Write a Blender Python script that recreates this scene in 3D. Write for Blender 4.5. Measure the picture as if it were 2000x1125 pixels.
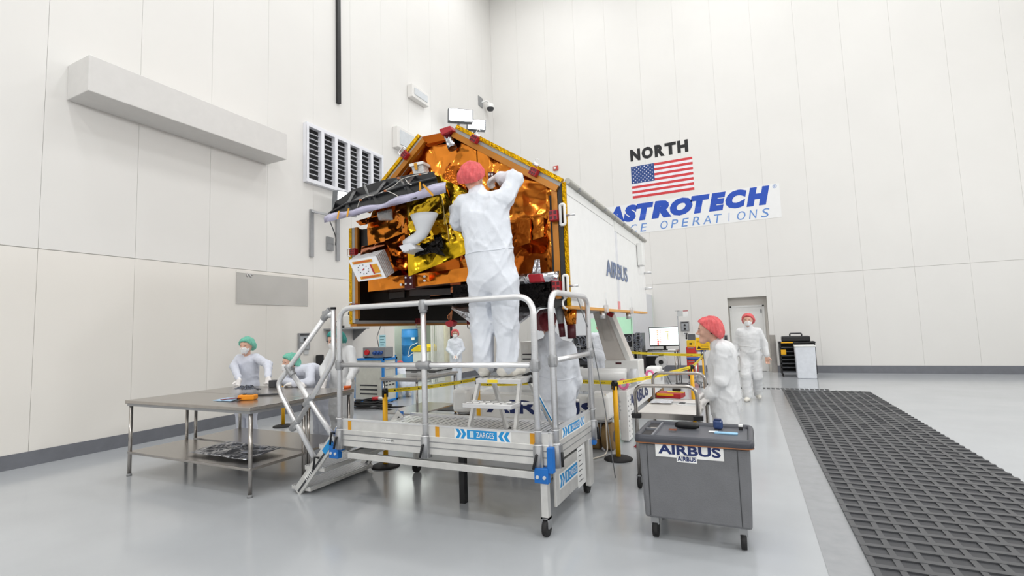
import bpy, bmesh, math, random
import numpy as np
from mathutils import Vector, Matrix, Euler, noise
for o in list(bpy.data.objects): bpy.data.objects.remove(o)
scn = bpy.context.scene
col = scn.collection
rnd = random.Random(7)
# ------------------------------------------------------------------ camera
FPX = 946.6; YAW, PITCH, ROLL = [math.radians(a) for a in (-25.77, 4.79, -1.97)]; CAM_H = 1.66
_f = Vector((math.sin(YAW)*math.cos(PITCH), math.cos(YAW)*math.cos(PITCH), math.sin(PITCH)))
_r = Vector((math.cos(YAW), -math.sin(YAW), 0)); _u = _r.cross(_f)
CR = math.cos(ROLL)*_r + math.sin(ROLL)*_u; CU = -math.sin(ROLL)*_r + math.cos(ROLL)*_u; CF = _f
CAM = Vector((0, 0, CAM_H))
cd = bpy.data.cameras.new('camera'); cam = bpy.data.objects.new('camera', cd); col.objects.link(cam)
cd.sensor_width = 36; cd.lens = FPX/2000*36; cd.clip_start = 0.05; cd.clip_end = 200
M = Matrix((CR, CU, -CF)).transposed().to_4x4(); M.translation = CAM; cam.matrix_world = M
scn.camera = cam
# a photo pixel gives a direction; the plane it is cut with gives the distance
def ray(x, y): return CF + CR*((x-1000)/FPX) + CU*((562.5-y)/FPX)
def PZ(x, y, z=0.0): d = ray(x, y); return CAM + d*((z-CAM_H)/d.z)
def PX(x, y, v): d = ray(x, y); return CAM + d*(v/d.x)
def PY(x, y, v): d = ray(x, y); return CAM + d*(v/d.y)
# ------------------------------------------------------------------ world, lights, exposure
w = bpy.data.worlds.new('world'); scn.world = w; w.use_nodes = True
w.node_tree.nodes['Background'].inputs[0].default_value = (0.9, 0.95, 1, 1)
w.node_tree.nodes['Background'].inputs[1].default_value = 0.05
vs = scn.view_settings
vs.view_transform = 'Standard'; vs.look = 'None'; vs.gamma = 1.0; vs.use_curve_mapping = False; vs.exposure = 0.24
def area(name, loc, size, power, rot=(0, 0, 0), color=(0.975, 0.985, 1.0)):
    l = bpy.data.lights.new(name, 'AREA'); l.shape = 'RECTANGLE'; l.size, l.size_y = size; l.energy = power; l.color = color
    o = bpy.data.objects.new(name, l); col.objects.link(o); o.location = loc; o.rotation_euler = rot
    return o
WL, WN, WR, WF, WH = -9.05, 17.48, 11.0, -9.0, 16.2      # room: left wall x, north wall y, right wall x, front wall y, height
for ix in range(3):
    for iy in range(4):
        area('high_bay_lamp', (-6.0+6.2*ix, -5.5+6.4*iy, WH-0.35), (2.6, 1.2), 145)
# fill lamps added out of view along the right and front walls
for yy in (-3.0, 4.0, 11.0): area('fill_lamp', (WR-.5, yy, 6.5), (1.2, .6), 180, (0, math.radians(78), 0))
for xx in (-5.5, 1.0, 6.5): area('fill_lamp', (xx, WF+.5, 6.5), (1.2, .6), 120, (math.radians(78), 0, 0))
# ------------------------------------------------------------------ materials
MATS = {}
def mat(name, color, rough=0.5, metal=0.0, nscale=8.0, var=0.06, bump=0.0, bscale=60.0, emit=None, alpha=1.0, trans=0.0, coat=0.0, spec=None, aniso=0.0, stretch=None):
    if name in MATS: return MATS[name]
    m = bpy.data.materials.new(name); m.use_nodes = True
    nt = m.node_tree; b = nt.nodes['Principled BSDF']
    tc = nt.nodes.new('ShaderNodeTexCoord'); mp = nt.nodes.new('ShaderNodeMapping')
    nt.links.new(tc.outputs['Object'], mp.inputs[0])
    if stretch: mp.inputs['Scale'].default_value = stretch
    n = nt.nodes.new('ShaderNodeTexNoise'); n.inputs['Scale'].default_value = nscale; n.inputs['Detail'].default_value = 4
    nt.links.new(mp.outputs[0], n.inputs['Vector'])
    cr = nt.nodes.new('ShaderNodeValToRGB'); e = cr.color_ramp.elements
    c = color[:3]
    e[0].position, e[1].position = 0.3, 0.7
    e[0].color = tuple(max(0, v*(1-var)) for v in c)+(1,); e[1].color = tuple(min(1, v*(1+var)) for v in c)+(1,)
    nt.links.new(n.outputs['Fac'], cr.inputs[0]); nt.links.new(cr.outputs[0], b.inputs['Base Color'])
    b.inputs['Roughness'].default_value = rough; b.inputs['Metallic'].default_value = metal
    b.inputs['Alpha'].default_value = alpha; b.inputs['Transmission Weight'].default_value = trans
    b.inputs['Coat Weight'].default_value = coat
    if spec is not None: b.inputs['Specular IOR Level'].default_value = spec
    if bump:
        n2 = nt.nodes.new('ShaderNodeTexNoise'); n2.inputs['Scale'].default_value = bscale; n2.inputs['Detail'].default_value = 3
        nt.links.new(mp.outputs[0], n2.inputs['Vector'])
        bp = nt.nodes.new('ShaderNodeBump'); bp.inputs['Strength'].default_value = bump; bp.inputs['Distance'].default_value = 0.02
        nt.links.new(n2.outputs['Fac'], bp.inputs['Height']); nt.links.new(bp.outputs[0], b.inputs['Normal'])
    if emit:
        b.inputs['Emission Color'].default_value = tuple(emit[:3])+(1,); b.inputs['Emission Strength'].default_value = emit[3]
    MATS[name] = m; return m
def foil(name, color, rough=0.2, scale=6.0, strength=0.6, var=0.25):
    """metallised film: creases from two voronoi distance fields and noise, as bump"""
    if name in MATS: return MATS[name]
    m = bpy.data.materials.new(name); m.use_nodes = True; nt = m.node_tree; b = nt.nodes['Principled BSDF']
    tc = nt.nodes.new('ShaderNodeTexCoord')
    nz = nt.nodes.new('ShaderNodeTexNoise'); nz.inputs['Scale'].default_value = scale*0.5; nz.inputs['Detail'].default_value = 3
    nt.links.new(tc.outputs['Object'], nz.inputs['Vector'])
    mx = nt.nodes.new('ShaderNodeMixRGB'); mx.inputs[0].default_value = 0.25
    nt.links.new(tc.outputs['Object'], mx.inputs[1]); nt.links.new(nz.outputs['Color'], mx.inputs[2])
    hs = []
    for k, (s, wgt) in enumerate(((scale, 1.0), (scale*2.7, 0.45))):
        v = nt.nodes.new('ShaderNodeTexVoronoi'); v.inputs['Scale'].default_value = s; v.feature = 'F1'
        nt.links.new(mx.outputs[0], v.inputs['Vector'])
        mu = nt.nodes.new('ShaderNodeMath'); mu.operation = 'MULTIPLY'; mu.inputs[1].default_value = wgt
        nt.links.new(v.outputs['Distance'], mu.inputs[0]); hs.append(mu)
    ad = nt.nodes.new('ShaderNodeMath'); nt.links.new(hs[0].outputs[0], ad.inputs[0]); nt.links.new(hs[1].outputs[0], ad.inputs[1])
    bp = nt.nodes.new('ShaderNodeBump'); bp.inputs['Strength'].default_value = strength; bp.inputs['Distance'].default_value = 0.05
    nt.links.new(ad.outputs[0], bp.inputs['Height']); nt.links.new(bp.outputs[0], b.inputs['Normal'])
    cr = nt.nodes.new('ShaderNodeValToRGB'); e = cr.color_ramp.elements
    e[0].color = tuple(v*(1-var) for v in color)+(1,); e[1].color = tuple(min(1, v*(1+var)) for v in color)+(1,)
    nt.links.new(nz.outputs['Fac'], cr.inputs[0]); nt.links.new(cr.outputs[0], b.inputs['Base Color'])
    b.inputs['Metallic'].default_value = 1.0; b.inputs['Roughness'].default_value = rough
    MATS[name] = m; return m
def srgb(r, g, b):
    return tuple((v/255/12.92 if v <= 10 else ((v/255+0.055)/1.055)**2.4) for v in (r, g, b))
def cm(name, r, g, b, rough=0.5, metal=0.0, **k): return mat(name, srgb(r, g, b), rough, metal, **k)
m_wall = cm('wall_paint', 226, 224, 220, 0.55, var=0.015, nscale=0.7)
m_wall_low = cm('wall_paint_cream', 231, 227, 220, 0.5, var=0.015, nscale=0.7)
m_joint = cm('wall_joint', 190, 188, 183, 0.7)
m_floor = cm('floor_epoxy', 178, 181, 184, 0.16, var=0.05, nscale=0.9, bump=0.02, bscale=3.0)
m_white = cm('white_paint', 236, 236, 233, 0.4, var=0.02)
m_white_gloss = cm('white_enamel', 244, 244, 242, 0.25, var=0.02, bump=0.03, bscale=6)
m_black = cm('black_plastic', 22, 22, 24, 0.45)
m_rubber = cm('black_rubber', 30, 29, 30, 0.7, bump=0.1, bscale=90)
m_dark = cm('dark_grey', 62, 63, 66, 0.55)
m_grey = cm('mid_grey', 140, 141, 142, 0.5)
m_alu = cm('brushed_aluminium', 226, 226, 227, 0.33, 0.7, var=0.05, nscale=14, stretch=(1, 8, 8))
m_alu_matt = cm('mill_aluminium', 220, 219, 216, 0.42, 0.55, var=0.08, nscale=9)
m_alu_cast = cm('cast_aluminium', 164, 165, 167, 0.5, 0.7, var=0.06)
m_steel = cm('stainless_steel', 178, 173, 168, 0.24, 0.95, var=0.06, nscale=10, stretch=(1, 10, 1))
m_blue = cm('bracket_blue', 20, 105, 185, 0.4)
m_yellow = cm('stanchion_yellow', 246, 182, 14, 0.45)
m_tape = cm('belt_yellow', 247, 218, 46, 0.5)
m_orange_tape = cm('kapton_tape', 214, 150, 20, 0.3)
m_red = cm('red_anodised', 170, 28, 40, 0.4)
m_darkred = cm('dark_red_bracket', 74, 14, 24, 0.4)
m_navy = cm('navy_print', 22, 40, 96, 0.5)
m_cyan = cm('label_blue', 28, 145, 210, 0.45)
m_ink = cm('black_ink', 16, 16, 18, 0.6)
m_paper = cm('paper', 238, 238, 236, 0.7)
m_coverall = cm('coverall_fabric', 221, 225, 232, 0.62, var=0.02, nscale=5, bump=0.35, bscale=11)
m_coverall_warm = cm('coverall_fabric_warm', 221, 222, 223, 0.62, var=0.02, nscale=5, bump=0.3, bscale=13)
m_smock = cm('smock_fabric', 210, 213, 224, 0.65, var=0.03, nscale=5, bump=0.3, bscale=13)
def wrinkle(m, scale=4.5, strength=.5):
    """crisp cloth creases: ridged noise bump added over the fine one"""
    nt = m.node_tree; b = nt.nodes['Principled BSDF']; old = b.inputs['Normal'].links[0].from_socket
    tc = nt.nodes.new('ShaderNodeTexCoord'); n = nt.nodes.new('ShaderNodeTexNoise'); n.noise_type = 'RIDGED_MULTIFRACTAL'; n.inputs['Scale'].default_value = scale; n.inputs['Detail'].default_value = 1.5; n.inputs['Distortion'].default_value = .6
    nt.links.new(tc.outputs['Object'], n.inputs['Vector']); bp = nt.nodes.new('ShaderNodeBump'); bp.inputs['Strength'].default_value = strength; bp.inputs['Distance'].default_value = .03
    nt.links.new(n.outputs['Fac'], bp.inputs['Height']); nt.links.new(old, bp.inputs['Normal']); nt.links.new(bp.outputs[0], b.inputs['Normal'])
for m_ in (m_coverall, m_coverall_warm, m_smock): wrinkle(m_)
m_skin = cm('skin', 218, 172, 150, 0.5, var=0.06, nscale=20)
m_glove = cm('glove', 236, 232, 230, 0.5, bump=0.2, bscale=40)
m_shoe = cm('shoe_cover', 226, 222, 212, 0.55, bump=0.4, bscale=22)
m_mask = cm('face_mask', 236, 236, 236, 0.7)
m_hair = cm('dark_hair', 48, 36, 32, 0.6)
# ------------------------------------------------------------------ mesh builder
def V3(p): return Vector(p)
class MB:
    def __init__(s): s.v = []; s.f = []; s.sm = []
    def add(s, vs, fs, smooth=False):
        o = len(s.v); s.v += [tuple(p) for p in vs]; s.f += [tuple(i+o for i in f) for f in fs]; s.sm += [smooth]*len(fs); return s
    def box(s, c, size, rot=None, taper=1.0):
        x, y, z = [v/2 for v in size]; c = V3(c)
        pts = [Vector((sx*x*(taper if sz > 0 else 1), sy*y*(taper if sz > 0 else 1), sz*z)) for sz in (-1, 1) for sy in (-1, 1) for sx in (-1, 1)]
        if rot is not None:
            R = rot if isinstance(rot, Matrix) else Euler(rot).to_matrix()
            pts = [R @ p for p in pts]
        return s.add([c+p for p in pts], [(0, 2, 3, 1), (4, 5, 7, 6), (0, 1, 5, 4), (2, 6, 7, 3), (0, 4, 6, 2), (1, 3, 7, 5)])
    def bb(s, a, b): return s.box([(a[i]+b[i])/2 for i in range(3)], [abs(a[i]-b[i]) for i in range(3)])
    def beam(s, p, q, wd, ht, up=(0, 0, 1)):
        p, q = V3(p), V3(q); d = (q-p); L = d.length; d.normalize(); u = V3(up)
        if abs(d.dot(u)) > 0.98: u = Vector((1, 0, 0)) if abs(d.x) < 0.9 else Vector((0, 1, 0))
        sd = d.cross(u).normalized(); u = sd.cross(d)
        return s.box((p+q)/2, (L, wd, ht), Matrix((d, -sd, u)).transposed())
    def ring(s, c, d, r, n, u=None):
        d = d.normalized(); a = u if u is not None else (Vector((0, 0, 1)) if abs(d.z) < 0.9 else Vector((1, 0, 0)))
        a = (a-d*a.dot(d)).normalized(); b = d.cross(a)
        return [c+(a*math.cos(t)+b*math.sin(t))*r for t in [2*math.pi*k/n for k in range(n)]]
    def cyl(s, p, q, r, r2=None, n=16, cap=True):
        p, q = V3(p), V3(q); r2 = r if r2 is None else r2; d = q-p
        A = s.ring(p, d, r, n); B = s.ring(q, d, r2, n)
        s.add(A+B, [(k, (k+1) % n, n+(k+1) % n, n+k) for k in range(n)], True)
        if cap: s.add(A, [tuple(reversed(range(n)))]); s.add(B, [tuple(range(n))])
        return s
    def tube(s, pts, r, n=10, closed=False, rs=None):
        pts = [V3(p) for p in pts]; N = len(pts); rings = []; u = None
        for i in range(N):
            a = pts[(i-1) % N] if (closed or i > 0) else pts[i]; b = pts[(i+1) % N] if (closed or i < N-1) else pts[i]
            d = (b-a)
            if d.length < 1e-9: d = Vector((0, 0, 1))
            d.normalize()
            if u is None: u = Vector((0, 0, 1)) if abs(d.z) < 0.9 else Vector((1, 0, 0))
            u = (u-d*u.dot(d))
            if u.length < 1e-6: u = Vector((0, 1, 0)) if abs(d.y) < .9 else Vector((1, 0, 0)); u = u-d*u.dot(d)
            u.normalize(); bb = d.cross(u); rr = rs[i] if rs else r
            rings.append([pts[i]+(u*math.cos(t)+bb*math.sin(t))*rr for t in [2*math.pi*k/n for k in range(n)]])
        vs = [p for R in rings for p in R]; fs = []
        for i in range(N if closed else N-1):
            j = (i+1) % N
            for k in range(n): fs.append((i*n+k, i*n+(k+1) % n, j*n+(k+1) % n, j*n+k))
        s.add(vs, fs, True)
        if not closed: s.add(rings[0], [tuple(reversed(range(n)))]); s.add(rings[-1], [tuple(range(n))])
        return s
    def lathe(s, prof, c=(0, 0, 0), n=24, axis='z'):
        c = V3(c); vs = []
        for r, z in prof:
            for k in range(n):
                t = 2*math.pi*k/n; a, b = r*math.cos(t), r*math.sin(t)
                vs.append(c+(Vector((a, b, z)) if axis == 'z' else Vector((z, a, b)) if axis == 'x' else Vector((a, z, b))))
        fs = [(i*n+k, i*n+(k+1) % n, (i+1)*n+(k+1) % n, (i+1)*n+k) for i in range(len(prof)-1) for k in range(n)]
        return s.add(vs, fs, True)
    def prism(s, poly, off):
        poly = [V3(p) for p in poly]; off = V3(off); n = len(poly)
        s.add(poly+[p+off for p in poly], [tuple(reversed(range(n))), tuple(range(n, 2*n))]+[(k, (k+1) % n, n+(k+1) % n, n+k) for k in range(n)])
        return s
    def quad(s, *p): return s.add(p, [tuple(range(len(p)))])
    def sphere(s, c, r, n=12, sc=(1, 1, 1)):
        c = V3(c); m = n//2; vs = []; 
        for i in range(m+1):
            a = math.pi*i/m
            for k in range(n):
                t = 2*math.pi*k/n; vs.append(c+Vector((r*math.sin(a)*math.cos(t)*sc[0], r*math.sin(a)*math.sin(t)*sc[1], r*math.cos(a)*sc[2])))
        return s.add(vs, [(i*n+k, (i+1)*n+k, (i+1)*n+(k+1) % n, i*n+(k+1) % n) for i in range(m) for k in range(n)], True)
    def mesh(s, name):
        me = bpy.data.meshes.new(name); me.from_pydata(s.v, [], s.f); me.polygons.foreach_set('use_smooth', s.sm)
        bm = bmesh.new(); bm.from_mesh(me); bmesh.ops.remove_doubles(bm, verts=bm.verts, dist=1e-5)
        bmesh.ops.recalc_face_normals(bm, faces=bm.faces); bm.to_mesh(me); bm.free(); return me
    def build(s, name, m, parent=None, bevel=0.0, local=False, label=None, cat=None, group=None, kind=None, seg=2):
        return link(name, s.mesh(name), m, parent, bevel, local, label, cat, group, kind, seg)
def worigin(o):
    p = Vector((0, 0, 0))
    while o is not None: p = p+o.location; o = o.parent
    return p
def tag(o, label=None, cat=None, group=None, kind=None):
    if label: o['label'] = label
    if cat: o['category'] = cat
    if group: o['group'] = group
    if kind: o['kind'] = kind
    return o
def link(name, me, m, parent=None, bevel=0.0, local=False, label=None, cat=None, group=None, kind=None, seg=2):
    o = bpy.data.objects.new(name, me); col.objects.link(o)
    if m is not None and not me.materials:
        for q in (m if isinstance(m, (list, tuple)) else [m]): me.materials.append(q)
    if parent is not None:
        o.parent = parent
        if not local: o.location = -worigin(parent)
    if bevel:
        md = o.modifiers.new('bevel', 'BEVEL'); md.width = bevel; md.segments = seg; md.limit_method = 'ANGLE'; md.angle_limit = math.radians(40)
    return tag(o, label, cat, group, kind)
def thing(name, label, cat, loc=(0, 0, 0), rz=0.0, group=None):
    o = bpy.data.objects.new(name, None); col.objects.link(o); o.location = loc; o.rotation_euler = (0, 0, rz); o.empty_display_size = 0.1
    return tag(o, label, cat, group)
def copy_tree(o, parent=None, label=None):
    c = o.copy(); col.objects.link(c); c.parent = parent
    if label: c['label'] = label
    for ch in o.children: copy_tree(ch, c)
    return c
def inst(src, parent, loc=None):
    c = src.copy(); col.objects.link(c); c.parent = parent
    if loc is not None: c.location = loc
    return c
def arc(c, a, b, r, t0, t1, n=8):
    c, a, b = V3(c), V3(a), V3(b)
    return [c+a*(r*math.cos(t0+(t1-t0)*k/n))+b*(r*math.sin(t0+(t1-t0)*k/n)) for k in range(n+1)]
def rounded(pts, r, n=6):
    """polyline with its inner corners rounded"""
    pts = [V3(p) for p in pts]; out = [pts[0]]
    for i in range(1, len(pts)-1):
        a, b, c = pts[i-1], pts[i], pts[i+1]; d1 = (a-b); d2 = (c-b); q = min(r, d1.length*.49, d2.length*.49)
        p0 = b+d1.normalized()*q; p1 = b+d2.normalized()*q
        for k in range(n+1):
            t = k/n; out.append(p0*(1-t)**2+b*(2*t*(1-t))+p1*t*t)
    return out+[pts[-1]]
def text(name, body, m, parent, origin, xd, yd, height=None, width=None, bold=0.0, shear=0.0, depth=0.002, local=False, align='L', spacing=1.0, label=None):
    cu = bpy.data.curves.new('text', 'FONT'); cu.body = body; cu.size = 1.0; cu.offset = bold; cu.shear = shear; cu.extrude = 0.0; cu.resolution_u = 3; cu.space_character = spacing
    o = bpy.data.objects.new('text', cu); col.objects.link(o)
    dg = bpy.context.evaluated_depsgraph_get(); me = bpy.data.meshes.new_from_object(o.evaluated_get(dg))
    bpy.data.objects.remove(o); bpy.data.curves.remove(cu)
    n = len(me.vertices); a = np.zeros(n*3, np.float32); me.vertices.foreach_get('co', a); a = a.reshape(-1, 3)
    lo, hi = a.min(0), a.max(0)
    sx = sy = None
    if width: sx = width/(hi[0]-lo[0])
    if height: sy = height/(hi[1]-lo[1])
    sx = sx or sy; sy = sy or sx
    xd, yd = V3(xd).normalized(), V3(yd).normalized(); nd = xd.cross(yd)
    ox = {'L': lo[0], 'C': (lo[0]+hi[0])/2}[align]; oy = lo[1] if align == 'L' else (lo[1]+hi[1])/2
    X = (a[:, 0]-ox)*sx; Yv = (a[:, 1]-oy)*sy
    P = np.array(V3(origin))[None]+X[:, None]*np.array(xd)+Yv[:, None]*np.array(yd)+depth*np.array(nd)
    me.vertices.foreach_set('co', P.astype(np.float32).ravel()); me.update(); me.name = name
    me.materials.clear()
    return link(name, me, m, parent, local=local, label=label)
# ------------------------------------------------------------------ the room
SEAM = 3.03
fl = MB().bb((WL-4, WF, -0.2), (WR, WN+0.4, 0)).build('floor', m_floor, kind='structure')
MB().bb((WL-4, WF, WH), (WR, WN+0.4, WH+0.2)).build('ceiling', m_white, kind='structure')
AL0, AL1, ALH, ALX = PX(771, 690, WL).y, PX(879, 690, WL).y, SEAM, WL-2.6      # alcove opening in the left wall
wl = MB().bb((WL-0.25, WF, SEAM), (WL-0.012, WN+.3, WH)).bb((WL-0.25, WF, 0), (WL-0.012, AL0, SEAM)).bb((WL-0.25, AL1, 0), (WL-0.012, WN+.3, SEAM)).build('wall_left', m_joint, kind='structure')
def panels_left():
    y = WF
    while y < WN-0.01:
        y2 = min(y+1.222, WN)
        MB().bb((WL-0.012, y+0.002, SEAM+0.006), (WL, y2-0.002, WH)).build('wall_panel', m_wall, wl)
        for a, b in ([(y, y2)] if (y2 <= AL0 or y >= AL1) else [(y, AL0), (AL1, y2)]):
            if b-a > 0.02: MB().bb((WL-0.012, a+0.002, 0.0), (WL, b-0.002, SEAM-0.006)).build('wall_panel', m_wall_low, wl)
        y = y2
panels_left()
DX0, DX1, DH = -0.57, 0.58, 2.42                         # door recess in the north wall
wn = MB().bb((WL, WN+0.012, DH), (WR, WN+0.3, WH)).bb((WL, WN+0.012, 0), (DX0, WN+0.3, DH)).bb((DX1, WN+0.012, 0), (WR, WN+0.3, DH)).build('wall_north', m_joint, kind='structure')
def panels_north():
    x = WL
    while x < WR-0.01:
        x2 = min(x+1.222, WR)
        MB().bb((x+0.0015, WN, SEAM+0.004), (x2-0.0015, WN+0.012, WH)).build('wall_panel', m_wall, wn)
        for a, b in ([(x, x2)] if (x2 <= DX0 or x >= DX1) else [(x, DX0), (DX1, x2)]):
            if b-a > 0.02: MB().bb((a+0.0015, WN, 0.0), (b-0.0015, WN+0.012, SEAM-0.004)).build('wall_panel', m_wall, wn)
        x = x2
    MB().bb((DX0, WN, DH), (DX1, WN+0.012, SEAM-0.004)).build('wall_panel', m_wall, wn)
panels_north()
MB().bb((WR, WF, 0), (WR+0.2, WN+.3, WH)).build('wall_right', m_wall, kind='structure')
MB().bb((WL-.25, WF-0.2, 0), (WR+.2, WF, WH)).build('wall_front', m_wall, kind='structure')
m_base = cm('baseboard_grey', 112, 114, 120, 0.5)
MB().bb((DX1+0.12, WN-0.012, 0), (WR, WN, 0.22)).bb((-2.95, WN-0.012, 0), (DX0-0.02, WN, 0.22)).build('baseboard_north', m_base, kind='structure')
MB().bb((WL, WF, 0), (WL+0.012, AL0-.02, 0.2)).bb((WL, AL1+.02, 0), (WL+0.012, WN, 0.2)).build('baseboard_left', m_base, kind='structure')
# alcove behind the left wall
m_alc = cm('alcove_paint', 226, 232, 220, 0.5, var=0.02)
wa = MB().bb((ALX-0.1, AL0-1.2, 0), (ALX, AL1+3.0, 3.4)).bb((ALX, AL0-1.3, 0), (WL-0.25, AL0-1.2, 3.4)).bb((ALX, AL1+2.9, 0), (WL-0.25, AL1+3.0, 3.4)).bb((ALX, AL0-1.3, 3.3), (WL-0.25, AL1+3.0, 3.4)).build('wall_alcove', m_alc, kind='structure')
area('alcove_lamp', (WL-1.3, (AL0+AL1)/2+.4, 3.25), (1.6, 2.4), 60, color=(0.95, 1, 0.95))
MB().bb((WL-0.25, AL1-0.16, 0), (WL+0.03, AL1-.02, SEAM)).build('trim_1', cm('door_edge_cream', 214, 208, 186, 0.5), kind='structure')
MB().bb((WL-0.2, AL1-.02, 0), (WL+0.05, AL1+0.10, SEAM-.05)).build('trim_2', m_black, kind='structure')
# strip curtain in the alcove opening
sc = thing('strip_curtain', 'white translucent strip curtain hanging beside the blue drums', 'curtain', (WL-0.15, AL1-1.0, 0))
m_curt = cm('curtain_film', 232, 234, 224, 0.35, var=0.04)
for k in range(7):
    y0 = AL1-0.95+k*0.105; pts = [(WL-0.1+0.02*math.sin(3*t+k), y0+0.11*t, 0) for t in [j/4 for j in range(5)]]
    b = MB()
    for j in range(4):
        p, q = V3(pts[j]), V3(pts[j+1]); b.quad(p+Vector((0, 0, .02)), q+Vector((0, 0, .02)), q+Vector((0, 0, 2.95)), p+Vector((0, 0, 2.95)))
    o = b.build('strip', m_curt, sc); md = o.modifiers.new('s', 'SOLIDIFY'); md.thickness = 0.004
MB().bb((WL-0.14, AL1-0.98, 2.94), (WL-0.05, AL1-0.18, 3.02)).build('hanging_rail', m_alu_matt, sc)
# vestibule standing out from the north wall, with an open front
VX1 = -2.99; VY0 = PX(1241, 660, VX1).y; VX0 = -6.1; VH = 2.62
ox0 = PY(1152, 650, VY0).x; ox1 = VX1-0.06; oz = PY(1200, 620, VY0).z
m_green = cm('pale_green_panel', 198, 232, 204, 0.5, var=0.02)
ve = MB().bb((VX0, VY0, 0), (ox0, VY0+0.08, VH)).bb((ox0, VY0, oz), (VX1, VY0+0.08, VH)).bb((ox1, VY0, 0), (VX1, VY0+.08, oz)).bb((VX1-0.06, VY0+.08, 0), (VX1, WN, VH)).bb((VX0, VY0+.08, 0), (VX0+0.06, WN, VH)).bb((VX0, VY0, VH), (VX1, WN, VH+0.05)).build('wall_vestibule', cm('vestibule_paint', 222, 224, 228, .45, var=.015), kind='structure')
for k in range(4):
    x0 = VX0+0.08+k*0.76; MB().bb((x0+.004, WN-0.06, 0.0), (x0+0.75, WN-0.02, VH)).build('wall_panel', m_green, ve)
area('vestibule_lamp', ((VX0+VX1)/2, VY0+1.4, VH-0.06), (1.6, 1.2), 38, color=(0.9, 1, 0.92))
# door in its recess
MB().bb((DX0-.1, WN+0.30, 0), (DX0, WN+0.42, DH)).bb((DX1, WN+0.30, 0), (DX1+.1, WN+0.42, DH)).bb((DX0-.1, WN+.3, DH), (DX1+.1, WN+.42, DH+.1)).bb((DX0, WN+0.40, 0), (DX1, WN+0.42, DH)).build('trim_3', m_wall_low, kind='structure')
dr = MB().bb((DX0+0.1, WN+0.36, 0.01), (DX1-0.14, WN+0.40, 2.1)).build('door_1', m_white, kind='structure', bevel=0.004)
MB().bb((DX0+0.04, WN+0.34, 0), (DX0+0.1, WN+0.41, 2.16)).bb((DX1-0.14, WN+0.34, 0), (DX1-0.08, WN+0.41, 2.16)).bb((DX0+0.04, WN+0.34, 2.1), (DX1-0.08, WN+0.41, 2.16)).build('door_frame', m_white, dr, bevel=0.004)
MB().bb((DX1-0.2, WN+0.33, 1.9), (DX1-0.16, WN+0.36, 2.02)).build('hinge', m_grey, dr)
MB().bb((DX1-0.2, WN+0.33, 1.05), (DX1-0.16, WN+0.36, 1.2)).build('hinge', m_grey, dr)
MB().cyl((DX0+.2, WN+.36, 1.0), (DX0+.2, WN+.3, 1.0), .02).beam((DX0+.2, WN+.31, 1.0), (DX0+.32, WN+.31, 1.0), .02, .02).build('handle', m_alu, dr)
MB().bb((DX1+0.0, WN-.016, 0.0), (DX1+0.16, WN-0.001, 1.18)).build('corner_guard', m_steel, None, label='stainless steel corner guard on the wall beside the door recess', cat='corner guard')
pp = PY(1421, 660, WN); kp = thing('push_plate', 'grey door release box on the wall beside the door recess', 'switch', (pp.x, WN, pp.z))
MB().bb((pp.x-.1, WN-.04, pp.z-.1), (pp.x, WN-.001, pp.z+.1)).build('housing', m_grey, kp, bevel=.004)
MB().bb((pp.x-.085, WN-.05, pp.z-.07), (pp.x-.015, WN-.04, pp.z+.07)).build('button_plate', m_dark, kp)
# floor grating right of the walking lane, drain strip across it
gr = thing('floor_grating', 'dark steel floor grating set in the floor by the door', 'grating', (1.4, 8, 0))
MB().bb((0.62, 3.0, 0.0), (2.3, 13.2, 0.006)).build('pan', m_dark, gr)
b = MB()
for k in range(60): b.bb((0.62, 3.0+k*0.17, 0.006), (2.3, 3.0+k*0.17+0.05, 0.018))
for k in range(11): b.bb((0.62+k*0.15, 3.0, 0.006), (0.66+k*0.15, 13.2, 0.016))
b.build('bars', cm('grating_steel', 92, 93, 96, 0.4, 0.6), gr, kind='stuff')
b = MB()
for k in range(28): b.bb((-1.2+k*.1, 13.3, 0.001), (-1.13+k*.1, 13.5, .008))
b.build('floor_drain', m_dark, None, label='narrow slotted drain strip across the floor before the door', cat='drain')
m_lane = cm('lane_dark', 150, 152, 155, .2)
MB().bb((.36, 3, .0005), (.62, 13.2, .003)).build('trim_4', m_lane, kind='structure')
# ------------------------------------------------------------------ left wall fittings
def on_left(x, y): return PX(x, y, WL)
# louvred return air grille: frame, six bays of slats
v0, v1, v2 = on_left(592, 239), on_left(741, 308), on_left(588, 354)
gy0, gy1, gz0, gz1 = v0.y, v1.y+.03, v2.z, v0.z
lg = thing('return_air_grille', 'white louvred return air grille with six tall slatted bays on the wall', 'grille', (WL, (gy0+gy1)/2, gz0))
m_fr = cm('grille_white', 232, 233, 238, 0.45, var=.01)
nb = 6; bw = (gy1-gy0-0.08)/nb
b = MB(); T = 0.12
b.bb((WL, gy0, gz1-0.07), (WL+T, gy1, gz1)).bb((WL, gy0, gz0), (WL+T, gy1, gz0+0.08)).bb((WL, gy0, gz0+.08), (WL+T, gy0+0.07, gz1-.07)).bb((WL, gy1-0.06, gz0+.08), (WL+T, gy1, gz1-.07))
b.build('frame', m_fr, lg, bevel=.005)
MB().bb((WL+.001, gy0+.07, gz0+.08), (WL+0.004, gy1-.06, gz1-.07)).build('back_panel', cm('duct_black', 12, 13, 16, .6), lg)
D = 0.12
slat = None
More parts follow.
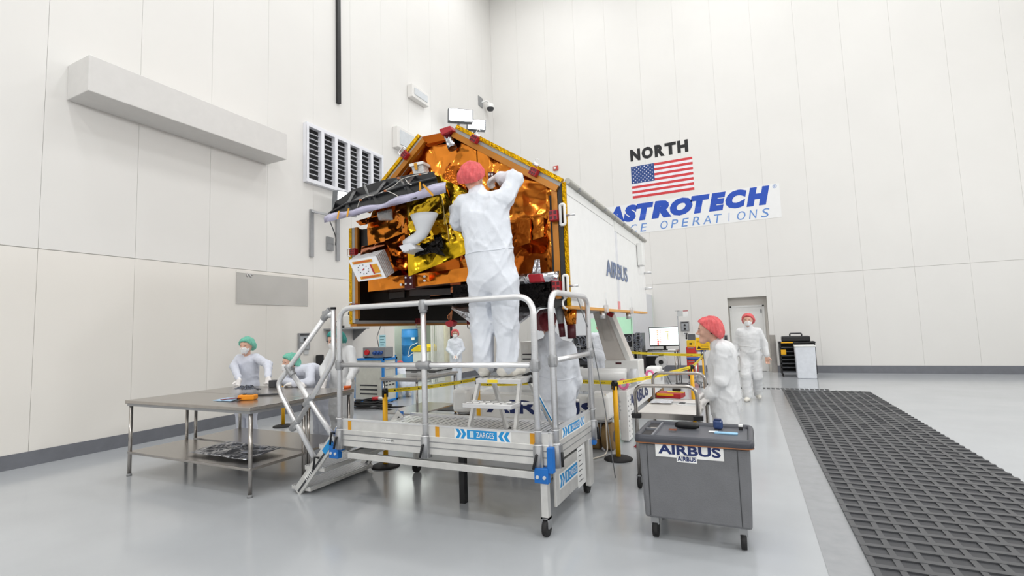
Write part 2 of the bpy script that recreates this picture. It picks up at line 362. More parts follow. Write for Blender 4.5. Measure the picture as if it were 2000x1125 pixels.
for i in range(nb):
    y0 = gy0+0.05+i*bw
    if i: MB().bb((WL, y0-0.045, gz0+.08), (WL+D, y0+0.045, gz1-.07)).build('mullion', m_fr, lg)
    ya, yb = y0+(.045 if i else .02), y0+bw-0.045
    MB().bb((WL, ya, gz1-.09), (WL+D, yb, gz1-.07)).build('bay_header', m_fr, lg)
    for k in range(10):
        z = gz0+0.11+k*(gz1-gz0-.2)/10
        me = MB().box((WL+.035, (ya+yb)/2, z), (.04, yb-ya, 0.009), (0, -0.1, 0)).build('slat', m_fr, lg)
# soffit duct, wall panels, conduit
p = on_left(450, 300); q = on_left(521, 322)
dz = q.z; MB().bb((WL, q.y-3.4, dz), (WL+0.62, q.y, dz+0.55)).build('wall_duct', cm('duct_white', 214, 212, 209, .5, var=.02), None, label='boxed white air duct ending short on the left wall', cat='duct', bevel=.01)
p = on_left(659, 203); MB().bb((WL, p.y-.05, p.z), (WL+.08, p.y+.05, WH-.3)).build('wall_conduit', m_black, None, label='black vertical conduit running up the wall above the louvres', cat='conduit')
def frame_panel(x0, x1, yt, yb, name, label):
    a = on_left(x0, yt); c = on_left(x1, yb); z1 = a.z; z0 = on_left(x0, yb).z
    t = thing(name, label, 'wall panel', (WL, (a.y+c.y)/2, z0))
    MB().bb((WL+.001, a.y, z0), (WL+.2, c.y, z1)).build('casing', m_wall, t, bevel=.02)
    MB().bb((WL+.2, a.y+.1, z0+.1), (WL+.22, c.y-.1, z1-.1)).build('pane', cm('frosted_pane', 205, 209, 212, .25), t)
frame_panel(766, 816, 247, 288, 'access_panel', 'pale framed access panel on the wall above the foil roof')
frame_panel(795, 828, 165, 190, 'access_panel', 'pale framed access panel high on the wall near the security camera')
# stainless plate
a, c = on_left(461, 532), on_left(601, 598)
sp = thing('wall_plate', 'rectangular polished stainless steel plate on the cream wall', 'plate', (WL, (a.y+c.y)/2, c.z))
MB().bb((WL, a.y, c.z), (WL+.012, c.y, a.z)).build('plate', cm('polished_plate', 196, 194, 192, .2, 1.0, var=.03, nscale=3), sp)
MB().bb((WL, a.y, a.z), (WL+.02, c.y, a.z+.05)).build('top_strip', m_wall_low, sp)
for yy in (a.y+.25, a.y+.32): MB().tube(arc((WL+.03, yy, a.z-.04), (0, 1, 0), (0, 0, 1), .03, 0, 5, 8), .006, 6).build('hook', m_alu, sp)
# floodlights
def floodlight(name, label, wpos, head, size, aim, lampw, arms=True, group=None):
    t = thing(name, label, 'floodlight', wpos, group=group)
    W = V3(wpos); Hd = V3(head); aim = V3(aim).normalized(); sd = aim.cross(Vector((0, 0, 1))).normalized(); up = sd.cross(aim)
    R = Matrix((sd, aim, up)).transposed()
    MB().box(Hd-aim*0.12, (size[0], .24, size[1]), R).box(Hd-aim*.26, (size[0]*.7, .08, size[1]*.7), R).build('housing', cm('lamp_grey', 120, 124, 128, .45, .3), t, bevel=.02)
    MB().box(Hd+aim*0.004, (size[0]*.9, .006, size[1]*.88), R).build('lens', cm('lamp_glow', 255, 255, 255, .4, emit=(.95, .98, 1, lampw)), t)
    MB().beam(W, Hd-aim*.2-up*size[1]*.5, .06, .06).beam(Hd-aim*.2-up*size[1]*.55-sd*size[0]*.5, Hd-aim*.2-up*size[1]*.55+sd*size[0]*.5, .04, .05).build('arm', m_alu_cast, t)
    if not arms: MB().bb((WL+.001, W.y-.1, W.z-.1), (W.x+.02, W.y+.1, W.z+.1)).build('wall_mount', m_alu_cast, t)
    if arms:
        for dy in (-.35, .45):
            b = MB().bb((WL, W.y+dy-.05, W.z-1.0), (WL+.05, W.y+dy+.05, W.z+.12)).beam((WL+.03, W.y+dy, W.z+.08), (W.x+.0, W.y, W.z), .05, .05)
            b.build('bracket', m_alu_cast, t)
        MB().tube(rounded([W+Vector((.05, 0, .1)), W+Vector((.25, -.45, -.05)), W+Vector((.2, -.1, -.55)), W+Vector((-.3, .35, -.62))], .3), .012, 6).build('cable', m_dark, t)
        MB().bb((WL, W.y+.1, W.z-.78), (WL+.05, W.y+.3, W.z-.45)).build('outlet_box', m_grey, t)
p = on_left(630, 425); h = on_left(640, 402)
floodlight('floodlight', 'single wall floodlight on a strut bracket shining behind the black reflector tray', (WL+.35, p.y, p.z), (WL+.75, p.y+.1, p.z+.28), (.62, .5), (.75, -.25, -.12), 14)
p = on_left(893, 258)
for dx, dy, dzz, lb in ((900, 225, 0, 'upper wall floodlight of the pair above the foil roof, with cable'), (931, 243, 0, 'lower wall floodlight of the pair above the foil roof')):
    h = PX(dx, dy, WL+.75)
    floodlight('floodlight', lb, (WL+.1, h.y+.15, h.z-.75), h, (.85, .42) if dx == 900 else (.68, .36), (.62, -.75, -.25), 18, arms=False)
# dome camera
p = on_left(947, 209)
t = thing('security_camera', 'small white dome security camera on a wall bracket near the corner', 'camera', (WL, p.y, p.z))
MB().bb((WL, p.y-.55, p.z-.15), (WL+.03, p.y-.2, p.z+.25)).build('mount_plate', m_grey, t)
MB().tube(rounded([(WL, p.y-.3, p.z+.05), (WL+.15, p.y-.1, p.z+.2), (WL+.25, p.y, p.z+.05)], .1), .035, 8).build('arm', m_white, t)
MB().lathe([(0, .12), (.14, .1), (.16, 0), (.15, -.06)], (WL+.25, p.y, p.z-.05)).build('hood', m_white, t)
MB().lathe([(.15, -.06), (.12, -.15), (0, -.18)], (WL+.25, p.y, p.z-.05)).build('dome', m_dark, t)
# wall outlets and panels on the left wall
def outlet_panel(p, w, h, label, wall='L', parent=None):
    if wall == 'L': A = Vector((0, 1, 0)); N = Vector((1, 0, 0))
    else: A = Vector((1, 0, 0)); N = Vector((0, -1, 0))
    t = thing('outlet_panel', label, 'outlet', p); U = Vector((0, 0, 1)); R = Matrix((A, N, U)).transposed() if wall == 'N' else Matrix((A, -N, U)).transposed()
    P = V3(p)
    MB().box(P+N*.025, (w, .05, h), R).build('box', m_grey, t, bevel=.004)
    MB().box(P+N*.052+U*h*.4, (w*.8, .006, h*.1), R).build('breaker_strip', m_dark, t)
    for k in (0, 1):
        MB().box(P+N*.052+U*(h*.12-k*h*.4), (w*.8, .006, h*.34), R).build('cover', cm('panel_silver', 176, 180, 184, .4, .3), t)
        MB().cyl(P+N*.05+U*(h*.12-k*h*.4), P+N*.09+U*(h*.12-k*h*.4), w*.12, n=12).build('socket', m_black, t)
    return t
p = on_left(592, 667); outlet_panel((WL, p.y, p.z), .3, .38, 'grey socket panel on the cream wall behind the steel tables')
p = on_left(597, 684); MB().bb((WL, p.y-.06, p.z-.09), (WL+.03, p.y+.06, p.z+.09)).build('wall_box', cm('box_pale', 205, 206, 206, .5), None, label='small pale junction box under the grey socket panel', cat='box')
p = on_left(617, 733); MB().bb((WL+.05, p.y-.06, 0), (WL+.2, p.y+.06, on_left(617, 693).z)).build('black_case', m_black, None, label='tall narrow black case standing against the cream wall', cat='case', bevel=.02)
p = on_left(747, 672); nt_ = thing('notice', 'pale blue printed notice on the wall behind the power cabinet', 'sign', (WL, p.y, p.z))
MB().bb((WL, p.y-.13, p.z-.25), (WL+.004, p.y+.13, p.z+.25)).build('sheet', cm('notice_blue', 176, 218, 226, .6), nt_)
for k in range(6):
    zz = p.z+.2-k*.075; MB().bb((WL+.004, p.y-.1, zz-.01), (WL+.006, p.y+.1-(.05 if k % 2 else 0), zz+.01)).build('print_line', cm('print_teal', 70, 120, 130, .6), nt_)
p = on_left(759, 688); MB().bb((WL, p.y-.05, p.z-.1), (WL+.03, p.y+.05, p.z+.1)).build('wall_switch', cm('switch_grey', 150, 150, 150, .5), None, label='grey wall switch plate beside the blue notice', cat='switch')
# shelf with an instrument
a = on_left(632, 643); c = on_left(690, 640)
ws = thing('wall_shelf', 'grey steel bracket shelf on the left wall holding an instrument', 'shelf', (WL, (a.y+c.y)/2, a.z))
MB().bb((WL, a.y, a.z-.02), (WL+.45, a.y+1.05, a.z+.01)).build('board', m_grey, ws)
for yy in (a.y+.08, a.y+.95): MB().prism([(WL, yy, a.z-.02), (WL+.42, yy, a.z-.02), (WL, yy, a.z-.3)], (0, .03, 0)).build('bracket', m_grey, ws)
iz = a.z+.01
it = thing('instrument', 'white bench instrument with a carry handle on the wall shelf', 'instrument', (WL+.25, a.y+.75, iz))
MB().prism([(WL+.05, a.y+.55, iz), (WL+.4, a.y+.55, iz), (WL+.34, a.y+.55, iz+.32), (WL+.05, a.y+.55, iz+.32)], (0, .42, 0)).build('body', m_white, it, bevel=.02)
MB().box((WL+.385, a.y+.76, iz+.17), (.01, .32, .2), (0, -.18, 0)).build('screen', m_grey, it)
MB().tube(rounded([(WL+.2, a.y+.6, iz+.32), (WL+.2, a.y+.6, iz+.4), (WL+.2, a.y+.92, iz+.4), (WL+.2, a.y+.92, iz+.32)], .05), .015, 8).build('carry_handle', m_dark, it)
mi = thing('bench_clamp', 'small black clamp at the end of the wall shelf', 'clamp', (WL+.25, a.y+.2, iz))
MB().bb((WL+.2, a.y+.1, iz), (WL+.34, a.y+.32, iz+.06)).cyl((WL+.27, a.y+.2, iz+.06), (WL+.27, a.y+.2, iz+.17), .035).build('body', m_black, mi)
MB().beam((WL+.27, a.y+.05, iz+.17), (WL+.27, a.y+.3, iz+.14), .02, .02).build('lever', m_black, mi)
# ------------------------------------------------------------------ north wall lettering and flag
XD, UZ = (1, 0, 0), (0, 0, 1)
def onN(x, y): return PY(x, y, WN)
nl = thing('wall_lettering', 'black NORTH lettering on the white wall above the flag', 'lettering', (onN(1290, 300).x, WN, onN(1290, 310).z))
a, bq = onN(1231, 316), onN(1349, 299); x0 = a.x; tot = bq.x-a.x; hgt = onN(1231, 293).z-a.z
adv = dict(N=.2, O=.225, R=.19, T=.19, H=.2); x = x0
for ch in 'NORTH':
    wd = adv[ch]*tot*.98
    text('letter', ch, m_ink, nl, (x+wd*(-.07 if ch == 'T' else .03), WN-.003, a.z), XD, UZ, height=hgt, width=wd*(1.0 if ch == 'T' else .88), bold=.06, depth=.004); x += wd
f0, f1 = onN(1232.4, 326.7), onN(1356.3, 370.2)
fz1, fz0 = f0.z, onN(1237.7, 388).z; fx0, fx1 = f0.x, f1.x
fg = thing('flag', 'United States flag printed on the white wall below NORTH', 'flag', ((fx0+fx1)/2, WN, fz0))
sh = (fz1-fz0)/13
m_fred, m_fwhite, m_fblue = cm('flag_red', 204, 52, 58, .55), cm('flag_white', 232, 230, 236, .55), cm('flag_blue', 24, 62, 128, .55)
for k in range(13):
    MB().bb((fx0, WN-.004, fz1-(k+1)*sh), (fx1, WN-.001, fz1-k*sh)).build('stripe', m_fred if k % 2 == 0 else m_fwhite, fg)
cx1 = fx0+(fx1-fx0)*.385
ct = MB().bb((fx0-.005, WN-.007, fz1-7*sh), (cx1, WN-.0041, fz1+.005)).build('canton', m_fblue, fg)
b = MB()
for r in range(9):
    n = 6 if r % 2 == 0 else 5
    for k in range(n):
        cx = fx0+(cx1-fx0)*((k+.5+(0 if n == 6 else .5))/6); cz = fz1-7*sh*(r+.7)/9.4; R = .031
        pts = [(cx+(R if j % 2 == 0 else R*.42)*math.sin(j*math.pi/5), WN-.009, cz+(R if j % 2 == 0 else R*.42)*math.cos(j*math.pi/5)) for j in range(10)]
        b.add([(cx, WN-.009, cz)]+pts, [(0, j+1, (j+1) % 10+1) for j in range(10)])
b.build('stars', m_fwhite, ct, kind='stuff')
b0, b1 = onN(1527, 423.7), onN(1520, 358)
bz0, bz1, bx1 = b0.z, b1.z, b0.x; bx0 = onN(1175, 455).x-.35
bn = thing('wall_banner', 'white wall banner reading ASTROTECH SPACE OPERATIONS in blue', 'banner', ((bx0+bx1)/2, WN, bz0))
MB().bb((bx0, WN-.006, bz0), (bx1, WN-.001, bz1)).build('sheet', cm('banner_white', 233, 233, 232, .35, var=.01), bn)
m_ablue = cm('astro_blue', 10, 70, 176, .45); m_abl2 = cm('astro_light_blue', 96, 140, 205, .5)
A0 = onN(1187, 436); A1 = onN(1507, 363); zb = onN(1187, 436).z; 
ztop = onN(1505, 364).z
x = A0.x; total = A1.x-A0.x; wid = dict(A=.95, S=.78, T=.86, R=.95, O=1.12, E=.83, C=.98, H=1.05); sm_ = sum(wid[c] for c in 'ASTROTECH')
for ch in 'ASTROTECH':
    wd = wid[ch]/sm_*total
    text('letter', ch, m_ablue, bn, (x-.02-(wd*.03 if ch == 'T' else wd*.07 if ch == 'R' else 0), WN-.006, zb-.05), XD, UZ, height=ztop-zb+.09, width=wd*(1.12 if ch in 'TR' else 1.04), bold=.085, shear=.22, depth=.003); x += wd*.985
zs0 = onN(1243, 454.5).z+.02; zs1 = onN(1250, 437).z
letters = 'SPACE OPERATIONS'; xs = onN(1190, 452).x-.28; xe = onN(1500, 410).x; st = (xe-xs)/(len(letters)-.4)
for k, ch in enumerate(letters):
    if ch != ' ': text('letter', ch, m_abl2, bn, (xs+k*st+(st*.25 if ch == 'I' else 0), WN-.006, zs0), XD, UZ, height=zs1-zs0, width=st*(.12 if ch == 'I' else .72), shear=.2, depth=.003)
text('registered_mark', '®', m_abl2, bn, onN(1509, 368)+Vector((0, -.006, 0)), XD, UZ, height=.12, depth=.003)
# fire strobe
p = onN(1086, 329); fs = thing('alarm_strobe', 'small red and white fire alarm strobe on the north wall', 'alarm', p)
MB().bb((p.x-.1, WN-.06, p.z-.09), (p.x+.1, WN, p.z+.09)).build('housing', cm('alarm_red', 190, 80, 70, .5), fs, bevel=.01)
MB().box((p.x-.02, WN-.08, p.z), (.08, .05, .1)).build('lens', m_white, fs, bevel=.015)
# ------------------------------------------------------------------ people: signed distance bodies meshed with surface nets
def sdf_mesh(prims, vox, k=0.03, disp=None, cut=None, name='body'):
    """prims: (a, b, ra, rb[, k]) round cones in local space; one continuous surface"""
    A = np.array([list(p[0])+[p[2]] for p in prims]+[list(p[1])+[p[3]] for p in prims], np.float32)
    pad = 0.05
    lo = (A[:, :3]-A[:, 3:]).min(0)-pad; hi = (A[:, :3]+A[:, 3:]).max(0)+pad
    n = np.ceil((hi-lo)/vox).astype(int)+1
    ax = [lo[i]+vox*np.arange(n[i], dtype=np.float32) for i in range(3)]
    F = np.full(n, 0.25, np.float32)
    for p in prims:
        a, b, ra, rb = np.array(p[0], np.float32), np.array(p[1], np.float32), p[2], p[3]; kk = p[4] if len(p) > 4 else k
        m = max(ra, rb)+max(0.05, kk*1.2); l = np.minimum(a, b)-m; h = np.maximum(a, b)+m
        i0 = np.maximum(0, np.floor((l-lo)/vox).astype(int)); i1 = np.minimum(n, np.ceil((h-lo)/vox).astype(int)+1)
        s = tuple(slice(i0[i], i1[i]) for i in range(3))
        gx, gy, gz = np.meshgrid(ax[0][s[0]], ax[1][s[1]], ax[2][s[2]], indexing='ij', sparse=True)
        d = b-a; L2 = float(d@d)+1e-9
        t = np.clip(((gx-a[0])*d[0]+(gy-a[1])*d[1]+(gz-a[2])*d[2])/L2, 0, 1)
        D = np.sqrt((gx-a[0]-t*d[0])**2+(gy-a[1]-t*d[1])**2+(gz-a[2]-t*d[2])**2)-(ra+(rb-ra)*t)
        O = F[s]; hh = np.clip(0.5+0.5*(O-D)/kk, 0, 1)
        F[s] = O*(1-hh)+D*hh-kk*hh*(1-hh)
    if disp or cut:
        gx, gy, gz = np.meshgrid(*ax, indexing='ij', sparse=True)
        if disp: F = F+disp(gx, gy, gz).astype(np.float32)
        if cut:
            for c in cut: F = np.maximum(F, c(gx, gy, gz).astype(np.float32))
    S = F < 0
    nx, ny, nz = [v-1 for v in n]
    acc = np.zeros((nx, ny, nz, 3), np.float32); cnt = np.zeros((nx, ny, nz), np.float32)
    offs = [(i, j, q) for i in (0, 1) for j in (0, 1) for q in (0, 1)]
    for (i, j, q) in offs:
        for axn in range(3):
            o = [i, j, q]
            if o[axn]: continue
            o2 = list(o); o2[axn] = 1
            s1 = tuple(slice(o[d], o[d]+(nx, ny, nz)[d]) for d in range(3)); s2 = tuple(slice(o2[d], o2[d]+(nx, ny, nz)[d]) for d in range(3))
            f1, f2 = F[s1], F[s2]; c = S[s1] != S[s2]
            idx = np.nonzero(c); t = f1[idx]/(f1[idx]-f2[idx])
            for d in range(3): acc[idx+(d,)] += o[d]+(t if d == axn else 0)
            cnt[idx] += 1
    act = cnt > 0; vid = np.full((nx, ny, nz), -1, np.int64); ii = np.nonzero(act); vid[ii] = np.arange(len(ii[0]))
    P = (acc[ii]/cnt[ii][:, None]+np.stack(ii, 1))*vox+lo
    quads = []
    for axn in range(3):
        u, v = (axn+1) % 3, (axn+2) % 3
        s1 = [slice(1, d) for d in (nx, ny, nz)]; s1[axn] = slice(0, (nx, ny, nz)[axn]); s2 = list(s1); s2[axn] = slice(1, (nx, ny, nz)[axn]+1)
        a, b = S[tuple(s1)], S[tuple(s2)]; c = np.nonzero(a != b); base = np.stack(c, 1)
        base[:, u] += 1; base[:, v] += 1
        def g(du, dv):
            e = base.copy(); e[:, u] -= du; e[:, v] -= dv; return vid[e[:, 0], e[:, 1], e[:, 2]]
        q = np.stack([g(1, 1), g(0, 1), g(0, 0), g(1, 0)], 1); fl_ = ~a[c]; q[fl_] = q[fl_][:, ::-1]
        quads.append(q)
    Q = np.concatenate(quads); Q = Q[(Q >= 0).all(1)]
    # light smoothing
    for it in range(2):
        Sx = np.zeros_like(P); w_ = np.zeros(len(P), np.float32)
        for e in ((0, 1), (1, 2), (2, 3), (3, 0)):
            for i, j in (e, e[::-1]): np.add.at(Sx, Q[:, i], P[Q[:, j]]); np.add.at(w_, Q[:, i], 1)
        P = P*.5+(Sx/np.maximum(w_, 1)[:, None])*.5
    me = bpy.data.meshes.new(name); me.vertices.add(len(P)); me.vertices.foreach_set('co', P.astype(np.float32).ravel())
    me.loops.add(Q.size); me.polygons.add(len(Q)); me.loops.foreach_set('vertex_index', Q.ravel().astype(np.int32))
    me.polygons.foreach_set('loop_start', np.arange(0, Q.size, 4, dtype=np.int32)); me.polygons.foreach_set('use_smooth', np.ones(len(Q), bool))
    me.update(calc_edges=True); me.validate()
    return me, P, Q
def folds(seed, amp, f=1.0):
    """drapery: sparse ridged creases in warped diagonal directions, two scales, faded by a slow mask"""
    r = np.random.RandomState(seed); W = []
    for i in range(9):
        a = r.uniform(0, 6.28); t = r.uniform(-.9, .9); kk = (r.uniform(16, 26) if i < 5 else r.uniform(38, 60))*f
        W.append((np.array([math.cos(a)*math.sqrt(1-t*t), math.sin(a)*math.sqrt(1-t*t), t])*kk, r.uniform(0, 6.28), r.uniform(3, 7), r.uniform(0, 6.28)))
    def d(x, y, z):
        wx = .05*np.sin(6*z+5*x+W[0][1])+.03*np.sin(13*y-9*z+W[1][1]); wz = .05*np.sin(7*x-5*y+W[2][1])+.025*np.sin(17*z+6*x+W[3][1]); o = 0
        for i, (v, ph, mf, mp) in enumerate(W):
            sn = np.sin(v[0]*(x+wx)+v[1]*(y-wx)+v[2]*(z+wz)+ph); mk = .5+.5*np.sin(mf*(z+x)+mp)*np.sin(mf*(y-z)*1.3+mp*2)
            o = o+((1-np.abs(sn))**3*(1.0 if i < 5 else .45)-.12)*mk
        return -amp*o
    return d
def lerp(a, b, t): return V3(a)*(1-t)+V3(b)*t
def head_prims(hc, fw, up):
    """skull, jaw, brow, nose, lips, chin, ears in a head frame: hc centre of the skull, fw face direction"""
    fw = V3(fw).normalized(); up = (V3(up)-fw*V3(up).dot(fw)).normalized(); rt = fw.cross(up); hc = V3(hc)
    q = lambda r, f, u: hc+rt*r+fw*f+up*u
    P = [(q(0, -.028, .03), q(0, .02, .03), .082, .079), (q(-.018, -.01, .0), q(.018, -.01, .0), .072, .072),
         (q(0, .035, .0), q(0, .055, -.085), .062, .036), (q(-.035, .0, -.05), q(0, .06, -.1), .036, .026), (q(.035, .0, -.05), q(0, .06, -.1), .036, .026),
         (q(-.032, .078, .026), q(.032, .078, .026), .014, .014, .012), (q(0, .09, .022), q(0, .122, -.026), .009, .0115, .008), (q(-.013, .102, -.03), q(.013, .102, -.03), .009, .009, .01),
         (q(-.02, .09, -.06), q(.02, .09, -.06), .0085, .0085, .006), (q(-.018, .088, -.077), q(.018, .088, -.077), .009, .009, .006), (q(-.012, .086, -.108), q(.012, .086, -.108), .019, .019, .015),
         (q(-.045, .055, -.025), q(-.03, .06, -.03), .028, .024), (q(.045, .055, -.025), q(.03, .06, -.03), .028, .024)]
    for s in (-1, 1):
        P.append((q(s*.083, -.012, .012), q(s*.08, -.005, -.03), .014, .01, .008))
    return P, q
def hand_prims(w, d, pn, curl=.5, side=1, s=1.0, thumb=None):
    """palm and five fingers from the wrist w along d; pn palm normal (fingers curl towards it)"""
    d = V3(d).normalized(); pn = V3(pn); pn = (pn-d*pn.dot(d)).normalized(); sd = d.cross(pn)*side; w = V3(w)
    P = [(w+sd*-.02*s, w+d*.075*s+sd*-.022*s, .021*s, .018*s, .02), (w+sd*.016*s, w+d*.075*s+sd*.024*s, .021*s, .017*s, .02), (w+d*.03*s, w+d*.08*s, .021*s, .018*s, .02)]
    for k, (o, L) in enumerate(((.033, .07), (.011, .08), (-.011, .075), (-.032, .058))):
        b = w+d*.088*s+sd*o*s; a1 = curl*.8; d1 = (d*math.cos(a1)+pn*math.sin(a1)); a2 = curl*2.0; d2 = (d*math.cos(a2)+pn*math.sin(a2))
        m = b+d1*L*.5*s; e = m+d2*L*.5*s
        P += [(b, m, .0098*s, .009*s, .006), (m, e, .009*s, .0078*s, .006)]
    tb = w+d*.025*s+sd*.034*s; td = (d*.6+sd*.65+pn*.45).normalized(); t2 = (d*.8+sd*.15+pn*.6).normalized()
    P += [(tb, tb+td*.045*s, .014*s, .0115*s, .012), (tb+td*.045*s, tb+td*.045*s+t2*.035*s, .0115*s, .009*s, .006)]
    return P
def person(label, loc, rz, J, cap='red', mask=True, gloves=(True, True), suit=None, vox=.012, seed=1, scale=1.0, hands=None, smock=False, glasses=False, group=None, beard=False, headonly=False, fold=.0085, boots=True, longcoat=False, loose=1.0):
    """J: joints in local metres (x right, y forward, z up), for a person of 1.78 m times scale"""
    t = thing('person', label, 'person', loc, rz, group)
    S = lambda p: V3(p)*scale
    g = {k: S(v) for k, v in J.items() if k not in ('face', 'up', 'lhand', 'rhand', 'lpalm', 'rpalm', 'lcurl', 'rcurl', 'ltoe', 'rtoe')}
    face, up = V3(J.get('face', (0, 1, 0))), V3(J.get('up', (0, 0, 1)))
    pel, ch, nk, hd = g['pelvis'], g['chest'], g['neck'], g['head']
    ls, rs, le, re, lw, rw = [g[k] for k in ('ls', 'rs', 'le', 're', 'lw', 'rw')]
    lh, rh, lk, rk, la, ra = [g[k] for k in ('lh', 'rh', 'lk', 'rk', 'la', 'ra')]
    c = scale
    hp, q = head_prims(hd, face, up)
    B = list(hp)
    B += [(nk-(hd-nk)*.15, hd-V3(up)*.05-face*.015, .058*c, .054*c), (pel, ch, .12*c, .13*c), (lh, rh, .085*c, .085*c), (lerp(ls, rs, .12), lerp(ls, rs, .88), .055*c, .055*c), (ch, nk, .11*c, .05*c)]
    for (s_, e_, w_) in ((ls, le, lw), (rs, re, rw)): B += [(s_, e_, .046*c, .038*c), (e_, w_, .038*c, .026*c)]
    for (h_, k_, a_) in ((lh, lk, la), (rh, rk, ra)): B += [(h_, k_, .078*c, .055*c), (k_, a_, .05*c, .036*c)]
    hl = J.get('lhand', (0, 0, -1)); hr = J.get('rhand', (0, 0, -1)); pl = J.get('lpalm', (0, 1, 0)); pr = J.get('rpalm', (0, 1, 0))
    HL = hand_prims(lw, hl, pl, J.get('lcurl', .4), -1, c); HR = hand_prims(rw, hr, pr, J.get('rcurl', .4), 1, c)
    B += HL+HR
    bme, bp, bq = sdf_mesh(B, min(vox*.62, .0085), .02, name='body')
    body = link('body', bme, m_skin, t, local=True)
    bme.materials.append(m_hair)
    # hair on the scalp
    cen = bp[bq].mean(1)-np.array(hd); f_ = cen@np.array(face.normalized()); u_ = cen@np.array((up-face*up.dot(face)/face.length_squared).normalized())
    near = np.linalg.norm(cen, axis=1) < .16; sc_ = near & ((u_ > .055+.25*np.clip(f_, 0, 1)) | ((f_ < -.02) & (u_ > -.04)))
    bme.polygons.foreach_set('material_index', sc_.astype(np.int32))
    # eyes, brows, lips as small shapes on the face
    rt = (q(1, 0, 0)-q(0, 0, 0)); 
    for s_ in (-1, 1):
        e = MB().sphere(q(s_*.031, .0765, .004), .0145, 10).build('eye', cm('eye_white', 225, 220, 214, .2), t, local=True)
        MB().sphere(q(s_*.031, .0865, .004), .0072, 8).build('iris', m_hair, e, local=True)
        MB().tube([q(s_*.013, .094, .026), q(s_*.03, .0955, .03), q(s_*.05, .085, .025)], .0048, 6).build('eyebrow', m_hair, t, local=True)
    if not mask: MB().tube([q(-.022, .09, -.068), q(0, .0955, -.068), q(.022, .09, -.068)], .0042, 6).build('lips', cm('lips', 168, 92, 84, .5), t, local=True)
    # coverall: looser shell over trunk and limbs
    k_ = 1.0*loose; sm = suit or m_coverall
    C = [(lerp(pel, lh, .55), lerp(ch, ls, .5), .135*c*k_, .115*c*k_), (lerp(pel, rh, .55), lerp(ch, rs, .5), .135*c*k_, .115*c*k_), (pel, ch, .15*c*k_, .14*c*k_), (lerp(lh, rh, .1), lerp(lh, rh, .9), .115*c*k_, .115*c*k_),
         (lerp(ls, rs, .1), lerp(ls, rs, .9), .068*c, .068*c), (nk-V3((0, 0, .02*c)), lerp(nk, ls, .8), .07*c, .062*c), (nk-V3((0, 0, .02*c)), lerp(nk, rs, .8), .07*c, .062*c), (ch, lerp(ch, nk, .93), .125*c, .082*c), (nk-(hd-nk)*.22, nk+(hd-nk)*.2, .078*c, .068*c)]
    for (s_, e_, w_) in ((ls, le, lw), (rs, re, rw)):
        C += [(s_, e_, .072*c*k_, .062*c*k_), (e_, lerp(e_, w_, .82), .064*c*k_, .05*c*k_), (lerp(e_, w_, .82), lerp(e_, w_, .98), .042*c, .036*c)]
    if longcoat:
        kn = lerp(lk, rk, .5); C += [(lerp(lh, rh, .15), lerp(lk, rk, .12), .12*c, .13*c), (lerp(lh, rh, .85), lerp(lk, rk, .88), .12*c, .13*c), (pel, kn, .125*c, .125*c)]
    for (h_, kk, a_) in ((lh, lk, la), (rh, rk, ra)): C += [(h_, kk, .118*c*k_, .092*c*k_), (kk, lerp(kk, a_, .93), .09*c*k_, .082*c*k_)]
    cme, cp, cq = sdf_mesh(C, vox, .035, folds(seed, fold), name='coverall')
    link('coverall', cme, sm, t, local=True)
    # elastic waist seam as a thin band following the trunk
    wv = (ch-pel).normalized(); wc = pel.lerp(ch, .42)
    rtv = (rs-ls); rtv = (rtv-wv*rtv.dot(wv)).normalized(); fv = wv.cross(rtv)
    if not (longcoat or smock): 
        PP = cp-np.array(wc); hgt_ = PP@np.array(wv); sel = np.abs(hgt_) < .03; ang = np.arctan2(PP[sel]@np.array(fv), PP[sel]@np.array(rtv)); rad = np.sqrt((PP[sel]@np.array(fv))**2+(PP[sel]@np.array(rtv))**2); pts_ = []
        ok_ = rad < .26*c
        for kq in range(28):
            a_ = -math.pi+2*math.pi*kq/28; dl_ = np.abs((ang-a_+math.pi) % (2*math.pi)-math.pi); mk_ = ok_ & (dl_ < .2)
            if mk_.any(): pts_.append(wc+(rtv*math.cos(a_)+fv*math.sin(a_))*(float(np.median(rad[mk_]))+.002)+wv*.012*math.sin(2*a_))
        if len(pts_) > 12: MB().tube(pts_, .0045, 6, closed=True).build('waist_seam', sm, t, local=True)
    # shoes
    for a_, kk, toe in ((la, lk, J.get('ltoe', (0, 1, 0))), (ra, rk, J.get('rtoe', (0, 1, 0)))):
        tv = V3(toe).normalized(); dn = Vector((0, 0, -1)); sole = a_+dn*.03*c
        Pm = [(sole-tv*.05*c, sole+tv*.06*c+dn*.004, .048*c, .046*c), (sole+tv*.05*c+dn*.008, sole+tv*.165*c+dn*.012, .046*c, .036*c), (a_+Vector((0, 0, .05)), sole+tv*.02, .05*c, .05*c)]
        zc = sole.z-.048*c
        sme, _, _ = sdf_mesh(Pm, max(.008, vox*.7), .025, folds(seed+9, .005, 2.0), [lambda x, y, z, zc=zc: zc-z], 'shoe')
        link('shoe', sme, m_shoe, t, local=True)
    for on, H, nm in ((gloves[0], HL, lw), (gloves[1], HR, rw)):
        if on:
            Hg = [(p[0], p[1], p[2]+.003, p[3]+.003)+tuple(p[4:]) for p in H]
            el = le if nm is lw else re; dv = (el-nm).normalized(); Hg.append((nm+dv*.07, nm+dv*.005, .034*c, .032*c))
            gme, _, _ = sdf_mesh(Hg, max(.0045, vox*.4), .008, name='glove'); link('glove', gme, m_glove, t, local=True)
    # bouffant cap
    fw = face.normalized(); upn = (up-fw*up.dot(fw)).normalized()
